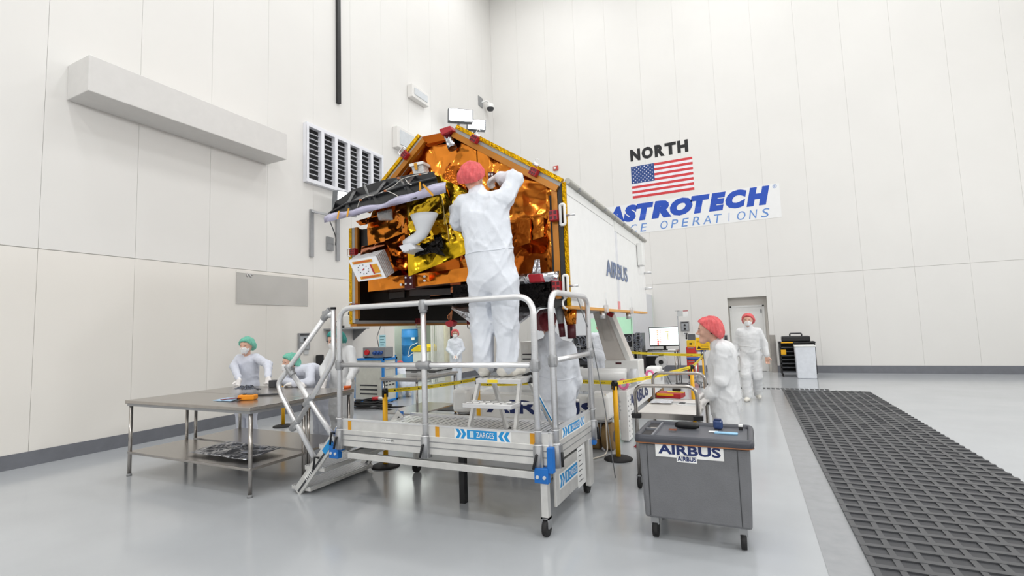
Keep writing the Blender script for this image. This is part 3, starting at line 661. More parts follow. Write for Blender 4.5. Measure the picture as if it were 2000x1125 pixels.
    cp_ = [(q(0, -.03, .045), q(0, .018, .048), .103, .096), (q(0, -.06, .0), q(0, -.03, .04), .096, .104), (q(-.03, -.03, .0), q(.03, -.03, .0), .094, .094), (q(-.05, -.075, -.03), q(.055, -.08, -.04), .06, .055)]
    cutn = (upn*.72+fw*-.69).normalized(); hq = np.array(q(0, .06, .064)); cn = np.array(cutn)
    cut = lambda x, y, z: -((x-hq[0])*cn[0]+(y-hq[1])*cn[1]+(z-hq[2])*cn[2])
    capm = dict(red=('cap_red', 234, 104, 106), green=('cap_green', 122, 204, 180), dark=('cap_dark_red', 150, 52, 62), teal=('cap_teal', 60, 160, 152))[cap]
    mc = cm(*capm, rough=.7, var=.14, nscale=16, bump=.5, bscale=45, alpha=.8)
    def rip(x, y, z):
        ang = np.arctan2(x-hd[0], y-hd[1]); return .0045*np.sin(ang*17+40*(z-hd[2]))+.004*np.sin(ang*29-3)+.003*np.sin(60*x+45*z)
    pme, _, _ = sdf_mesh(cp_, .0075 if vox > .011 else .006, .04, rip, [cut], 'hair_cover'); link('hair_cover', pme, mc, t, local=True)
    ring = [q(.112*math.sin(a)*.93, -.012+.108*math.cos(a), .052-.0) for a in [2*math.pi*k/24 for k in range(24)]]
    if mask:
        Mp = [(q(0, .07, -.03), q(0, .062, -.085), .05, .048), (q(-.036, .045, -.045), q(.036, .045, -.045), .042, .042), (q(0, .108, -.022), q(0, .09, -.075), .018, .03)]
        tz = np.array(q(0, 0, .0)); fn = np.array(fw); un = np.array(upn)
        c1 = lambda x, y, z: ((x-tz[0])*un[0]+(y-tz[1])*un[1]+(z-tz[2])*un[2])-(-.008)
        c2 = lambda x, y, z: -(((x-tz[0])*fn[0]+(y-tz[1])*fn[1]+(z-tz[2])*fn[2])-.02)
        mm, _, _ = sdf_mesh(Mp, .006, .02, None, [c1, c2], 'face_mask'); mo = link('face_mask', mm, m_mask, t, local=True)
        for s_ in (-1, 1): MB().tube([q(s_*.07, .045, -.03), q(s_*.092, -.01, .0)], .002, 5).build('ear_loop', m_mask, mo, local=True)
    if glasses:
        gl = MB()
        for s_ in (-1, 1):
            gl.tube([q(s_*.034+.022*math.cos(a), .102, .004+.017*math.sin(a)) for a in [2*math.pi*k/12 for k in range(12)]], .0025, 5, closed=True); gl.tube([q(s_*.056, .1, .01), q(s_*.088, .0, .012)], .002, 5)
        gl.tube([q(-.012, .104, .008), q(.012, .104, .008)], .0025, 5); gl.build('glasses', m_ink, t, local=True)
    return t, q
STAND = dict(pelvis=(0, 0, .98), chest=(0, .0, 1.3), neck=(0, 0, 1.49), head=(0, .02, 1.655), ls=(-.18, 0, 1.415), rs=(.18, 0, 1.415), le=(-.25, -.03, 1.14), re=(.25, -.03, 1.14), lw=(-.25, .06, .9), rw=(.25, .06, .9),
             lh=(-.09, 0, .93), rh=(.09, 0, .93), lk=(-.1, .02, .5), rk=(.1, .02, .5), la=(-.1, 0, .079), ra=(.1, 0, .079))
def pose(**k): d = dict(STAND); d.update(k); return d
# ------------------------------------------------------------------ the people in the hall
def pj(loc, rz, scale, **pts):
    """photo pixels cut with a y plane, as joints in the person's own frame"""
    R = Matrix.Rotation(-rz, 3, 'Z'); out = {}
    for k, (x, y, Yp) in pts.items(): out[k] = R @ (PY(x, y, Yp)-V3(loc))/scale
    return out
# technician on the step stool, back to us, working on the satellite
rz = math.radians(18); Y0 = 3.86; STOOL_TOP = 1.24
base = V3((PY(963, 735, Y0).x, Y0, STOOL_TOP)); sc = 1.06
J = pose(**pj(base, rz, sc, head=(924, 349, Y0+.05), neck=(934, 381, Y0+.02), chest=(947, 437, Y0), pelvis=(961, 538, Y0), ls=(904, 398, Y0), rs=(985, 390, Y0), le=(895, 436, Y0+.1), re=(1005, 350, Y0+.1),
     lw=(887, 404, Y0+.36), rw=(972, 346, Y0+.3), lh=(942, 552, Y0), rh=(985, 550, Y0), lk=(942, 640, Y0+.02), rk=(990, 638, Y0+.02), la=(946, 722, Y0), ra=(990, 720, Y0+.02)))
for k in ('la', 'ra'): J[k].z = .079
J.update(face=(.3, .93, -.15), up=(.1, .1, 1), lhand=(-.2, .6, .6), rhand=(-.6, .5, -.1), lpalm=(.8, .2, -.3), rpalm=(-.2, .3, -.9), ltoe=(-.05, 1, 0), rtoe=(.65, .75, 0), lcurl=.6, rcurl=.9)
person('person in white coverall and red hair cover on the step stool, working on the foil', base, rz, J, 'red', mask=False, vox=.0095, seed=3, scale=sc, loose=1.08, fold=.014)
# technician behind the platform, back to us
rz = math.radians(8); base = V3((PY(1083, 700, 5.15).x, 5.15, 0)); sc = 1.02
J = pose(**pj(base, rz, sc, head=(1069, 630, 5.2), neck=(1077, 662, 5.15), chest=(1085, 705, 5.12), ls=(1052, 678, 5.15), rs=(1112, 682, 5.15), le=(1046, 735, 5.25), re=(1124, 745, 5.25), lw=(1050, 770, 5.45), rw=(1118, 775, 5.45)))
J.update(pelvis=(.0, 0, .98), face=(.35, .95, 0), lhand=(.3, .8, -.3), rhand=(-.3, .8, -.3))
person('person in white coverall and dark red hair cover standing under the satellite, back turned', base, rz, J, 'dark', mask=True, vox=.0105, seed=11, scale=sc, loose=1.1)
# man at the push cart, in profile
rz = math.radians(84); base = V3((-.19, 5.62, 0)); sc = .985
J = pose(**pj(base, rz, sc, head=(1384, 646, 5.6), neck=(1405, 677, 5.6), chest=(1410, 712, 5.62), pelvis=(1417, 790, 5.62), le=(1407, 745, 5.42), lw=(1384, 778, 5.45), re=(1402, 752, 5.85), rw=(1378, 770, 5.85)))
J.update(lh=(-.09, .08, .93), rh=(.09, .08, .93), lk=(-.1, .08, .5), rk=(.1, .1, .5), la=(-.1, .04, .079), ra=(.1, .06, .079), ls=(-.17, .05, 1.385), rs=(.17, .05, 1.385), face=(-.12, 1, -.03), up=(0, .06, 1), lhand=(.1, .75, -.5), rhand=(-.1, .8, -.4), lcurl=.9, rcurl=.9, lpalm=(.3, .2, -.9), rpalm=(-.3, .2, -.9))
person('person in white smock and red hair cover leaning on the push cart, in profile', base, rz, J, 'red', mask=False, suit=m_coverall_warm, vox=.010, seed=21, scale=sc, loose=1.06, longcoat=True)
# man walking from the door
base = V3((0.0, 11.45, 0)); rz = math.radians(176)
J = pose(rk=(.11, .16, .52), ra=(.1, .16, .079), lk=(-.1, .06, .5), la=(-.08, -.14, .1), le=(-.27, -.02, 1.15), re=(.27, -.05, 1.15), lw=(-.31, .07, .9), rw=(.29, .08, .9), face=(.05, 1, -.05), ltoe=(-.2, 1, 0), rtoe=(.15, 1, 0))
person('person in white coverall, red hair cover and beard mask walking from the door', base, rz, J, 'red', mask=True, gloves=(False, False), suit=m_coverall_warm, vox=.013, seed=31, scale=1.005, loose=1.08)
# man far back by the alcove
base = V3((WL+.62, PX(890, 700, WL+.62).y, 0)); rz = math.radians(212)
J = pose(lw=(-.05, .26, .92), rw=(.05, .26, .92), le=(-.26, .05, 1.14), re=(.26, .05, 1.14), lhand=(.5, .4, -.5), rhand=(-.5, .4, -.5))
person('person in white coverall and red hair cover standing by the black door edge, hands clasped', base, rz, J, 'red', mask=True, vox=.015, seed=41, scale=.94, glasses=True)
# man crouching beside the drums
p = PZ(787, 776); base = V3((p.x+.05, p.y, 0)); rz = math.radians(60)
J = pose(pelvis=(0, -.2, .36), chest=(0, .05, .58), neck=(0, .2, .68), head=(0, .3, .76), ls=(-.18, .12, .66), rs=(.18, .12, .66), le=(-.22, .3, .42), re=(.22, .3, .42), lw=(-.15, .5, .3), rw=(.15, .5, .3), lh=(-.1, -.2, .33), rh=(.1, -.2, .33), lk=(-.16, .2, .5), rk=(.16, .22, .48), la=(-.14, .02, .079), ra=(.14, .06, .079), face=(0, .9, -.45), up=(0, .4, .9))
person('person in white coverall and red hair cover crouching on the floor near the blue drums', base, rz, J, 'red', mask=True, vox=.014, seed=51)
# man behind the sloping arm at the racks
base = V3((-3.24, 11.42, 0)); rz = math.radians(-8)
J = pose(chest=(.04, .06, 1.29), neck=(.05, .12, 1.47), head=(.02, .2, 1.6), lw=(-.15, .4, 1.1), rw=(.2, .4, 1.1), le=(-.27, .15, 1.15), re=(.28, .15, 1.15), lhand=(0, 1, 0), rhand=(0, 1, 0), face=(0, .9, -.3))
person('person in white coverall seen from behind at the equipment racks', base, rz, J, 'red', mask=False, vox=.013, seed=61, scale=1.0)
# three people behind the steel tables
TZ = .93
base = V3((PY(484, 700, 5.45).x, 5.45, 0)); rz = math.radians(196)
J = pose(**pj(base, rz, .93, head=(481, 676, 5.38), neck=(484, 705, 5.42), rw=(467, 742, 5.02), lw=(524, 738, 5.04), re=(457, 715, 5.25), le=(523, 712, 5.25)))
J.update(face=(-.1, 1, -.12), lhand=(-.05, .3, -1), rhand=(0, .3, -1), lcurl=1.0, rcurl=1.0)
person('person in pale smock and green hair cover standing at the table with the orange meter', base, rz, J, 'green', mask=True, suit=m_smock, vox=.0115, seed=71, scale=.93, glasses=False, longcoat=True, loose=1.04)
base = V3((PY(600, 700, 5.62).x, 5.62, 0)); rz = math.radians(172)
J = pose(**pj(base, rz, .96, head=(566, 709, 5.2), neck=(584, 722, 5.3), chest=(610, 727, 5.45), rs=(570, 733, 5.35), ls=(606, 722, 5.3), rw=(585, 757, 4.98), lw=(572, 756, 4.95), re=(556, 757, 5.15), le=(606, 757, 5.08)))
J.update(pelvis=(-.12, -.22, .98), lh=(-.2, -.22, .92), rh=(-.03, -.22, .92), la=(-.2, -.2, .079), ra=(-.03, -.2, .079), lk=(-.2, -.18, .5), rk=(-.03, -.18, .5), face=(.08, 1, -.05), up=(-.1, .1, 1), lhand=(.9, .3, -.1), rhand=(-.9, .3, 0), lpalm=(0, 0, -1), rpalm=(0, 0, -1))
for k in ('lw', 'rw', 'le', 're'): J[k].z = max(J[k].z, (TZ+.05)/.96)
person('person in pale smock and green hair cover leaning on both elbows on the steel table', base, rz, J, 'green', mask=True, suit=m_smock, vox=.0115, seed=81, scale=.96, loose=1.05)
base = V3((PY(668, 700, 5.5).x, 5.5, 0)); rz = math.radians(176)
J = pose(**pj(base, rz, 1.0, head=(655, 664, 5.35), neck=(664, 686, 5.45), rw=(634, 744, 5.12), lw=(682, 744, 5.12), re=(632, 722, 5.38), le=(692, 722, 5.38)))
J.update(face=(.15, 1, -.35), up=(0, .3, 1), lhand=(0, .25, -1), rhand=(0, .25, -1), lcurl=.8, rcurl=.8)
person('person in white smock, teal hair cover and glasses looking down at the steel table', base, rz, J, 'teal', mask=True, suit=m_coverall_warm, vox=.0115, seed=91, scale=1.0, glasses=True, longcoat=True)
# ------------------------------------------------------------------ the satellite
FY = 4.4
def s(x, y, dy=0.0): return PY(x, y, FY+dy)
m_kap = foil('orange_kapton', srgb(216, 130, 48), .16, 2.6, .35)
m_kap2 = foil('brown_kapton', srgb(176, 92, 30), .14, 2.0, .3)
m_gold = foil('gold_foil', srgb(232, 186, 48), .16, 5.0, .5)
m_gold_flat = foil('gold_blanket', srgb(206, 168, 34), .22, 4.0, .35)
m_silver = foil('silver_foil', srgb(196, 198, 204), .22, 7.0, .6, .1)
m_blackfoil = foil('black_foil', srgb(34, 32, 32), .22, 8.0, .7)
m_lilac = cm('lilac_film', 188, 184, 208, .25, var=.06, bump=.5, bscale=16)
m_edge = foil('gold_edge_tape', srgb(214, 164, 20), .34, 22.0, .5)
m_edge2 = cm('amber_edge', 176, 112, 28, .35, .3)
m_gpanel = cm('panel_grey_edge', 172, 172, 170, .45)
m_cell = cm('solar_cell_dark', 22, 16, 13, .55, spec=.2)
m_carbon = cm('carbon_black', 34, 35, 38, .38, var=.1)
m_copper = foil('copper_foil', srgb(178, 118, 84), .3, 12, .4)
m_satin = cm('satin_white', 224, 226, 230, .35, var=.02, bump=.25, bscale=14)
sat = thing('satellite', 'foil wrapped satellite with white side panels and gold edged roof, on its trolley arm', 'satellite', (-2.9, 6.2, 0))
def sheet(name, c, nu, nv, amp, seed, m, parent=sat, freq=5.0, thick=0.0, smooth=True, sag=0.0):
    """foil sheet stretched between four corners (tl, tr, br, bl), crumpled by faceted noise"""
    tl, tr, br, bl = [V3(p) for p in c]; nrm = (tr-tl).cross(bl-tl).normalized(); off = Vector((seed*3.7, seed*1.3, seed*.7)); vs = []
    for j in range(nv+1):
        for i in range(nu+1):
            u, v = i/nu, j/nv; p = (tl*(1-u)+tr*u)*(1-v)+(bl*(1-u)+br*u)*v
            e = min(1, 6*min(u, 1-u, v, 1-v)+.25)
            q = p*freq+off; q = q*.62+Vector((noise.noise(q*.5), 0, noise.noise(q*.5+off)))*.5; h = abs(noise.noise(q))*1.6+abs(noise.noise(q*2.3+Vector((5, 2, 1))))*.6+noise.noise(q*.6)*.6-.6
            jx = noise.noise(q*3+Vector((9, 0, 0))); vs.append(p-nrm*(-h*amp*e)+(tr-tl).normalized()*jx*amp*.4*e-nrm*0+nrm*sag*math.sin(math.pi*u)*math.sin(math.pi*v))
    fs = []
    for j in range(nv):
        for i in range(nu):
            a = j*(nu+1)+i; b_, c_, d_ = a+1, a+nu+2, a+nu+1
            fs += [(a, b_, c_), (a, c_, d_)] if (i+j) % 2 else [(a, b_, d_), (b_, c_, d_)]
    b = MB(); b.add(vs, fs, smooth); o = b.build(name, m, parent)
    if thick: md = o.modifiers.new('s', 'SOLIDIFY'); md.thickness = thick
    return o
YB = PX(1263, 611, -1.52).y                              # far end of the panels
# bus hull: house shaped prism
hull = [s(x, y, .22) for x, y in ((716, 452), (742, 372), (826, 290), (906, 268), (1078, 362), (1082, 408), (1086, 556), (1000, 556), (915, 551), (722, 572))]
MB().prism(hull, (0, YB-FY-.5, 0)).build('bus', m_kap2, sat)
UZB = s(800, 560, .22).z
# wing panels
def wing(x0, x1, zb, zt, outer_side, m_in, m_out, name):
    w_ = MB().bb((x0, FY+.02, zb), (x1, YB, zt)).build(name, m_out if outer_side > 0 else m_gpanel, sat)
    return w_
zb, zt = s(1108, 603).z, s(1096, 357).z; XR = s(1103, 480).x
wr = wing(XR-.05, XR+.03, zb+.03, zt, 1, m_cell, m_white_gloss, 'side_panel')
tag(wr, 'white covered side panel')
MB().bb((XR-.055, FY+.05, zb+.05), (XR-.05, YB-.05, zt-.05)).build('cell_face', m_cell, wr)
MB().bb((XR-.05, FY+.0, zb), (XR+.035, YB+.01, zb+.03)).build('lower_edge', cm('amber_strip', 226, 160, 60, .4), wr)
MB().bb((XR-.0, FY-.005, zb+.03), (XR+.036, FY+.02, zt)).build('front_edge', m_edge, wr)
MB().bb((XR-.05, FY-.005, zb+.03), (XR-.005, FY+.02, zt)).build('seal_strip', m_black, wr)
MB().bb((XR-.115, FY-.005, zb+.1), (XR-.055, FY+.03, zt-.02)).build('inner_edge', m_edge2, wr)
MB().bb((XR-.15, FY+.03, zb+.1), (XR-.116, FY+.2, zt-.1)).build('gap_liner', m_black, wr)
# upper cover flap on the white panel: two lengths with a jog
ym = PX(1197, 440, XR+.03).y
MB().bb((XR+.03, FY+.02, zt-.11), (XR+.036, ym, zt)).build('cover_flap', m_white, wr)
MB().bb((XR+.03, ym+.06, zt-.16), (XR+.036, YB-.1, zt)).build('cover_flap', m_white, wr)
yv = PX(1208, 560, XR+.03).y
MB().bb((XR+.03, yv-.07, zb+.06), (XR+.0325, yv+.05, zt-.16)).build('cover_strip', cm('strip_white', 226, 227, 231, .35), wr)
ta = PX(1184, 540, XR+.03); tb = PX(1225, 545, XR+.03)
text('logo_lettering', 'AIRBUS', cm('logo_slate', 108, 124, 158, .5), wr, (XR+.034, ta.y, PX(1184, 539, XR+.03).z), (0, 1, 0), UZ, height=PX(1184, 506, XR+.03).z-PX(1184, 539, XR+.03).z, width=tb.y-ta.y, bold=.02, depth=.004)
p = PX(1209, 596, XR+.03); MB().bb((XR+.033, p.y-.06, p.z-.05), (XR+.036, p.y+.06, p.z+.05)).build('tag_label', cm('tag_pink', 232, 150, 150, .5), wr)
for px_ in (1181, 1231):
    p = PX(px_, 606, XR+.03)
    k = MB().cyl((XR+.0, p.y, zb-.09), (XR+.0, p.y, zb+.0), .035, n=12).bb((XR+.036, p.y-.035, zb-.02), (XR+.07, p.y+.035, zb+.07)).build('guide_foot', m_alu, wr)
    MB().cyl((XR+.053, p.y, zb+.07), (XR+.053, p.y, zb+.22), .004, n=6).build('guide_pin', m_alu, k)
p = PX(1246, 500, XR+.03); MB().bb((XR+.036, p.y-.1, zt-.48), (XR+.12, p.y+.1, zt-.12)).build('end_box', m_white, wr, bevel=.01)
for zz in (zt-.55, zb+.42): MB().cyl((XR+.03, YB-.06, zz), (XR+.15, YB-.06, zz), .02, n=10).build('end_pin', m_alu, wr)
# eave tube over the white panel
MB().tube([(XR+.05, FY+.02, zt+.016), (XR+.05, YB+.06, zt+.01)], .03, 14).build('eave_tube', cm('tube_grey', 178, 176, 168, .4, .2), sat)
b = MB()
for k in range(7): b.bb((XR+.06, FY+.3+k*.5, zt-.02), (XR+.085, FY+.34+k*.5, zt+.01))
b.build('eave_clips', m_grey, sat)
zbl, ztl = s(686, 633).z, s(685, 446).z; XL = s(690, 560).x
wlp = MB().bb((XL-.05, FY+.02, zbl), (XL+.03, YB, ztl)).build('side_panel', m_gpanel, sat)
MB().bb((XL+.03, FY+.06, zbl+.04), (XL+.035, YB-.04, ztl)).build('cell_face', m_cell, wlp)
MB().bb((XL-.056, FY-.01, zbl), (XL-.012, FY+.02, ztl)).build('front_edge', m_edge, wlp)
MB().bb((XL-.012, FY-.005, zbl+.01), (XL+.032, FY+.02, ztl)).build('grey_edge', m_gpanel, wlp)
MB().bb((XL+.034, FY-.005, zbl+.06), (XL+.075, FY+.03, ztl)).build('inner_edge', m_edge2, wlp)
MB().bb((XL-.05, FY+.0, zbl-.03), (XL+.05, YB, zbl)).build('lower_edge', m_edge2, wlp)
MB().bb((XL+.08, FY+.05, s(700, 545).z), (XL+.2, FY+.3, ztl-.02)).build('gap_liner', m_black, wlp)
# roof panels with layered edges
def roof(A, B, name, flip=1):
    d = (B-A).normalized(); n = Vector((-d.z, 0, d.x))*flip
    L = [('panel', 0.0, -.05, m_white_gloss, FY+.02, YB), ('inner_edge', -.052, -.112, m_edge2, FY-.03, FY+.02), ('grey_edge', -.05, -.012, m_gpanel, FY-.01, FY+.02), ('edge_tape', -.012, .03, m_edge, FY-.03, FY+.02)]
    root = None
    for nm, t0, t1, m_, y0, y1 in L:
        P = [A+n*t0, B+n*t0, B+n*t1, A+n*t1]
        o = MB().prism([(p.x, y0, p.z) for p in P], (0, y1-y0, 0)).build(name if root is None else nm, m_, root or sat)
        root = root or o
    return root
ra, rb_ = s(893, 250), s(1098, 355)
r1 = roof(ra, rb_, 'roof_panel', -1 if (Vector((-(rb_-ra).z, 0, (rb_-ra).x))).z < 0 else 1)
la_, lb_ = s(712, 404), s(822, 266)
r2 = roof(la_, lb_, 'roof_panel', 1)
MB().prism([s(820, 268), s(897, 252), s(899, 266), s(826, 283)], (0, YB-FY-.4, 0)).build('ridge_panel', m_kap2, sat)
# crumpled front blankets
sheet('foil_blanket', (s(740, 378, .1), s(826, 288, .1), s(834, 425, .1), s(716, 448, .1)), 26, 22, .035, 1, m_kap)
sheet('foil_blanket', (s(824, 286, .08), s(930, 276, .08), s(934, 420, .1), s(830, 425, .1)), 30, 34, .04, 2, m_kap)
sheet('foil_blanket', (s(932, 276, .08), s(1074, 366, .08), s(1076, 440, .12), s(936, 430, .1)), 34, 26, .028, 3, m_kap)
sheet('foil_blanket', (s(936, 428, .12), s(1070, 436, .14), s(1072, 552, .14), s(938, 556, .12)), 30, 26, .03, 4, m_kap2)
sheet('foil_blanket', (s(1066, 362, .06), s(1080, 372, .06), s(1087, 552, .06), s(1070, 552, .06)), 6, 40, .02, 5, m_kap, freq=9)
sheet('foil_blanket', (s(718, 446, .03), s(800, 432, .03), s(804, 520, .03), s(722, 545, .03)), 26, 26, .045, 6, m_kap)
sheet('foil_blanket', (s(900, 440, .05), s(955, 430, .05), s(950, 520, .05), s(900, 525, .05)), 18, 22, .05, 7, m_kap)
# dark right box shapes wrapped in film
for (x0, y0, x1, y1, dd, sd) in ((1010, 425, 1036, 482, -.05, 21), (1036, 422, 1062, 470, -.02, 22)):
    MB().prism([s(x0, y0, dd), s(x1, y0+2, dd), s(x1, y1-8, dd), s(x0, y1, dd)], (0, .25, 0)).build('instrument_box', m_kap2, sat, bevel=.012)
    sheet('foil_wrap', (s(x0, y0, dd-.01), s(x1, y0+2, dd-.01), s(x1, y1-8, dd-.01), s(x0, y1, dd-.01)), 10, 14, .018, sd, m_kap, freq=10)
# crumpled lump above the technician's left
sheet('foil_lump', (s(872, 325, -.12), s(905, 322, -.1), s(912, 372, -.08), s(868, 352, -.15)), 12, 12, .07, 31, m_kap2, freq=8, sag=.06)
# lower beam
bm_ = MB().prism([s(719, 546, -.06), s(916, 522, -.06), s(916, 549, -.06), s(719, 570, -.06)], (0, .3, 0)).build('lower_beam', m_kap, sat, bevel=.012)
sheet('foil_wrap', (s(719, 546, -.07), s(792, 537, -.07), s(792, 561, -.07), s(719, 570, -.07)), 16, 6, .012, 8, m_kap, bm_, freq=7)
sheet('foil_wrap', (s(806, 536, -.07), s(916, 522, -.07), s(916, 549, -.07), s(806, 560, -.07)), 22, 6, .012, 9, m_kap, bm_, freq=6)
for x_, y_ in ((829, 540), (829, 548), (783, 556)): MB().cyl(s(x_, y_, -.1), s(x_, y_, -.06), .014, n=10).build('bolt', m_alu, bm_)
# left lower bracket pyramids of foil
sheet('foil_blanket', (s(752, 470, -.12), s(790, 455, -.05), s(796, 528, -.05), s(772, 528, -.2)), 14, 16, .03, 10, m_kap2, freq=8)
sheet('foil_blanket', (s(706, 482, -.16), s(756, 470, -.1), s(756, 486, -.16), s(704, 500, -.3)), 16, 8, .02, 11, m_kap2, freq=9)
sheet('foil_blanket', (s(758, 420, -.06), s(797, 402, -.06), s(796, 458, -.04), s(758, 446, -.06)), 14, 14, .05, 12, m_kap, freq=7)
sheet('foil_blanket', (s(695, 432, -.02), s(742, 418, -.04), s(735, 434, -.04), s(704, 441, -.02)), 12, 8, .03, 13, m_kap2, freq=9)
# gold blanket
g_ = sheet('gold_blanket', (s(794, 395, -.2), s(862, 340, -.2), s(906, 470, -.2), s(800, 482, -.24)), 30, 34, .05, 14, m_gold, freq=8)
tag(g_, 'shiny gold foil blanket')
sheet('gold_blanket', (s(848, 340, -.18), s(912, 372, -.18), s(912, 482, -.18), s(880, 482, -.2)), 18, 30, .05, 15, m_gold, freq=9)
sheet('gold_blanket', (s(796, 478, -.28), s(912, 470, -.22), s(914, 494, -.22), s(798, 540, -.3)), 30, 16, .035, 16, m_gold_flat, freq=5)
for (x0, y0, x1, y1) in ((866, 410, 878, 478), (872, 420, 915, 470), (862, 382, 868, 440)):
    MB().tube([s(x0, y0, -.27), s((x0+x1)/2+2, (y0+y1)/2, -.28), s(x1, y1, -.27)], .004, 6).build('cord', cm('cord_tan', 196, 170, 110, .6), sat)
# black foil pieces
for c, sd in (((s(822, 474, -.32), s(858, 478, -.3), s(846, 494, -.34), s(808, 502, -.36)), 17), ((s(846, 460, -.3), s(862, 458, -.28), s(868, 488, -.3), s(853, 484, -.32)), 18), ((s(832, 474, -.33), s(848, 470, -.33), s(872, 502, -.33), s(840, 492, -.35)), 19)):
    tag(sheet('black_foil_piece', c, 12, 10, .03, sd, m_blackfoil, freq=12, thick=.003))
# white horn: funnel, elbow and flange
path = [(828.5, 420, 32), (827, 434, 24.5), (826, 447, 18), (823, 457, 14), (815, 464, 12), (803, 471, 12), (792, 478, 11)]
b = MB(); rings = []; n = 20
for i, (x, y, r) in enumerate(path):
    c0 = s(x, y, -.42); r_ = r*.00475; nx_ = path[min(i+1, len(path)-1)]; pv = path[max(i-1, 0)]; d = (s(nx_[0], nx_[1], -.42)-s(pv[0], pv[1], -.42)).normalized()
    if i == 0: d = Vector((0.02, -.25, -1)).normalized()
    rings.append([c0+(d.cross(Vector((0, 1, 0))).normalized()*math.cos(2*math.pi*k/n)*r_+Vector((0, 1, 0))*math.sin(2*math.pi*k/n)*r_*.8) for k in range(n)])
b.add([p for R in rings for p in R], [(i*n+k, i*n+(k+1) % n, (i+1)*n+(k+1) % n, (i+1)*n+k) for i in range(len(rings)-1) for k in range(n)], True)
o = b.build('feed_horn', m_satin, sat); md = o.modifiers.new('s', 'SOLIDIFY'); md.thickness = .006
tag(o, 'white film wrapped feed horn')
MB().prism([s(778, 480, -.48), s(800, 474, -.48), s(813, 485, -.48), s(787, 494, -.48)], (0, .2, 0)).build('horn_flange', m_satin, o, bevel=.01)
for x_, y_ in ((788, 492), (800, 489)): MB().cyl(s(x_, y_, -.5), s(x_, y_, -.47), .008, n=8).build('screw', m_grey, o)
# stacked plate unit
fr = [s(680.4, 508.8, -.52), s(734, 500, -.52), s(754, 542.4, -.52), s(700, 550.4, -.52)]
bk = [s(702, 494, -.12), s(752, 484.8, -.12), s(772, 531, -.12), s(722, 538, -.12)]
st_ = None; NP = 7
for k in range(NP):
    t0, t1 = k/NP, (k+.5)/NP
    A = [fr[i].lerp(bk[i], t0) for i in range(4)]; Bq = [fr[i].lerp(bk[i], t1) for i in range(4)]
    b = MB().add(A+Bq, [(0, 1, 2, 3), (7, 6, 5, 4), (0, 4, 5, 1), (1, 5, 6, 2), (2, 6, 7, 3), (3, 7, 4, 0)])
    o = b.build('plate_stack' if st_ is None else 'plate', cm('plate_white', 230, 232, 236, .35), st_ or sat)
    if st_ is None: st_ = o; tag(o, 'white square plate unit of stacked layers')
    if k < NP-1:
        cA = sum(A, Vector())/4; A2 = [p.lerp(cA, .035) for p in Bq]; B2 = [fr[i].lerp(bk[i], (k+1)/NP).lerp(cA, .035) for i in range(4)]
        MB().add(A2+B2, [(0, 4, 5, 1), (1, 5, 6, 2), (2, 6, 7, 3), (3, 7, 4, 0)]).build('spacer', cm('spacer_brown', 150, 92, 66, .5), st_)
def fp(u, v, o=-.004):
    p = (fr[0]*(1-u)+fr[1]*u)*(1-v)+(fr[3]*(1-u)+fr[2]*u)*v; return p+Vector((0, o, 0))
for (u0, v0_, u1, v1_, mm) in ((.1, .1, .82, .22, m_orange_tape), (.14, .8, .9, .92, m_orange_tape), (.72, .34, .92, .74, m_orange_tape), (.66, .33, .72, .76, m_red)):
    MB().quad(fp(u0, v0_), fp(u1, v0_), fp(u1, v1_), fp(u0, v1_)).build('tape', mm, st_)
for (u0, v0_, u1, v1_) in ((.16, .13, .76, .19), (.2, .83, .84, .89)): MB().quad(fp(u0, v0_, -.006), fp(u1, v0_, -.006), fp(u1, v1_, -.006), fp(u0, v1_, -.006)).build('tape_print', cm('tape_orange', 196, 84, 30, .5), st_)
b = MB()
for k in range(10):
    a = 2*math.pi*k/10; c0 = fp(.38+.18*math.cos(a), .5+.2*math.sin(a), -.005); MB().box(c0, (.008, .004, .008)).build('dot_mark', m_ink, st_)
b = MB(); b.beam(fp(.34, .53, -.005), fp(.42, .47, -.005), .004, .01); b.build('needle_mark', m_red, st_)
# reflector tray
ry = [-.62, -.58, -.12]
Bp = [(636, 431), (668, 422), (735, 408), (800, 390), (862, 374)]
Mp_ = [(645, 415), (676, 398), (728, 383), (792, 362), (852, 347)]
Tp = [(655, 396), (690, 372), (750, 353), (805, 342), (848, 337)]
BB = [(658, 418), (690, 404), (750, 390), (806, 374), (852, 362)]
b = MB(); n = 5
pts = [s(x, y, -.62) for x, y in Bp]+[s(x, y, -.58) for x, y in Mp_]+[s(x, y, -.1) for x, y in Tp]+[s(x, y, -.1) for x, y in BB]
fs = [(i, i+1, n+i+1, n+i) for i in range(n-1)]+[(2*n+i, 2*n+i+1, 3*n+i+1, 3*n+i) for i in range(n-1)]+[(3*n+i, 3*n+i+1, i+1, i) for i in range(n-1)]
fs += [(0, n, 2*n, 3*n), (n-1, 2*n-1, 3*n-1, 4*n-1)]
b.add(pts, fs); o = b.build('reflector', m_carbon, sat); md = o.modifiers.new('s', 'SOLIDIFY'); md.thickness = .012; tag(o, 'black ribbed reflector tray'); refl = o
inner = MB().add([s(x, y, -.55) for x, y in Mp_]+[s(x, y+14, -.12) for x, y in Tp], [(i, i+1, n+i+1, n+i) for i in range(n-1)]).build('tray_floor', cm('tray_grey', 50, 52, 56, .42), refl)
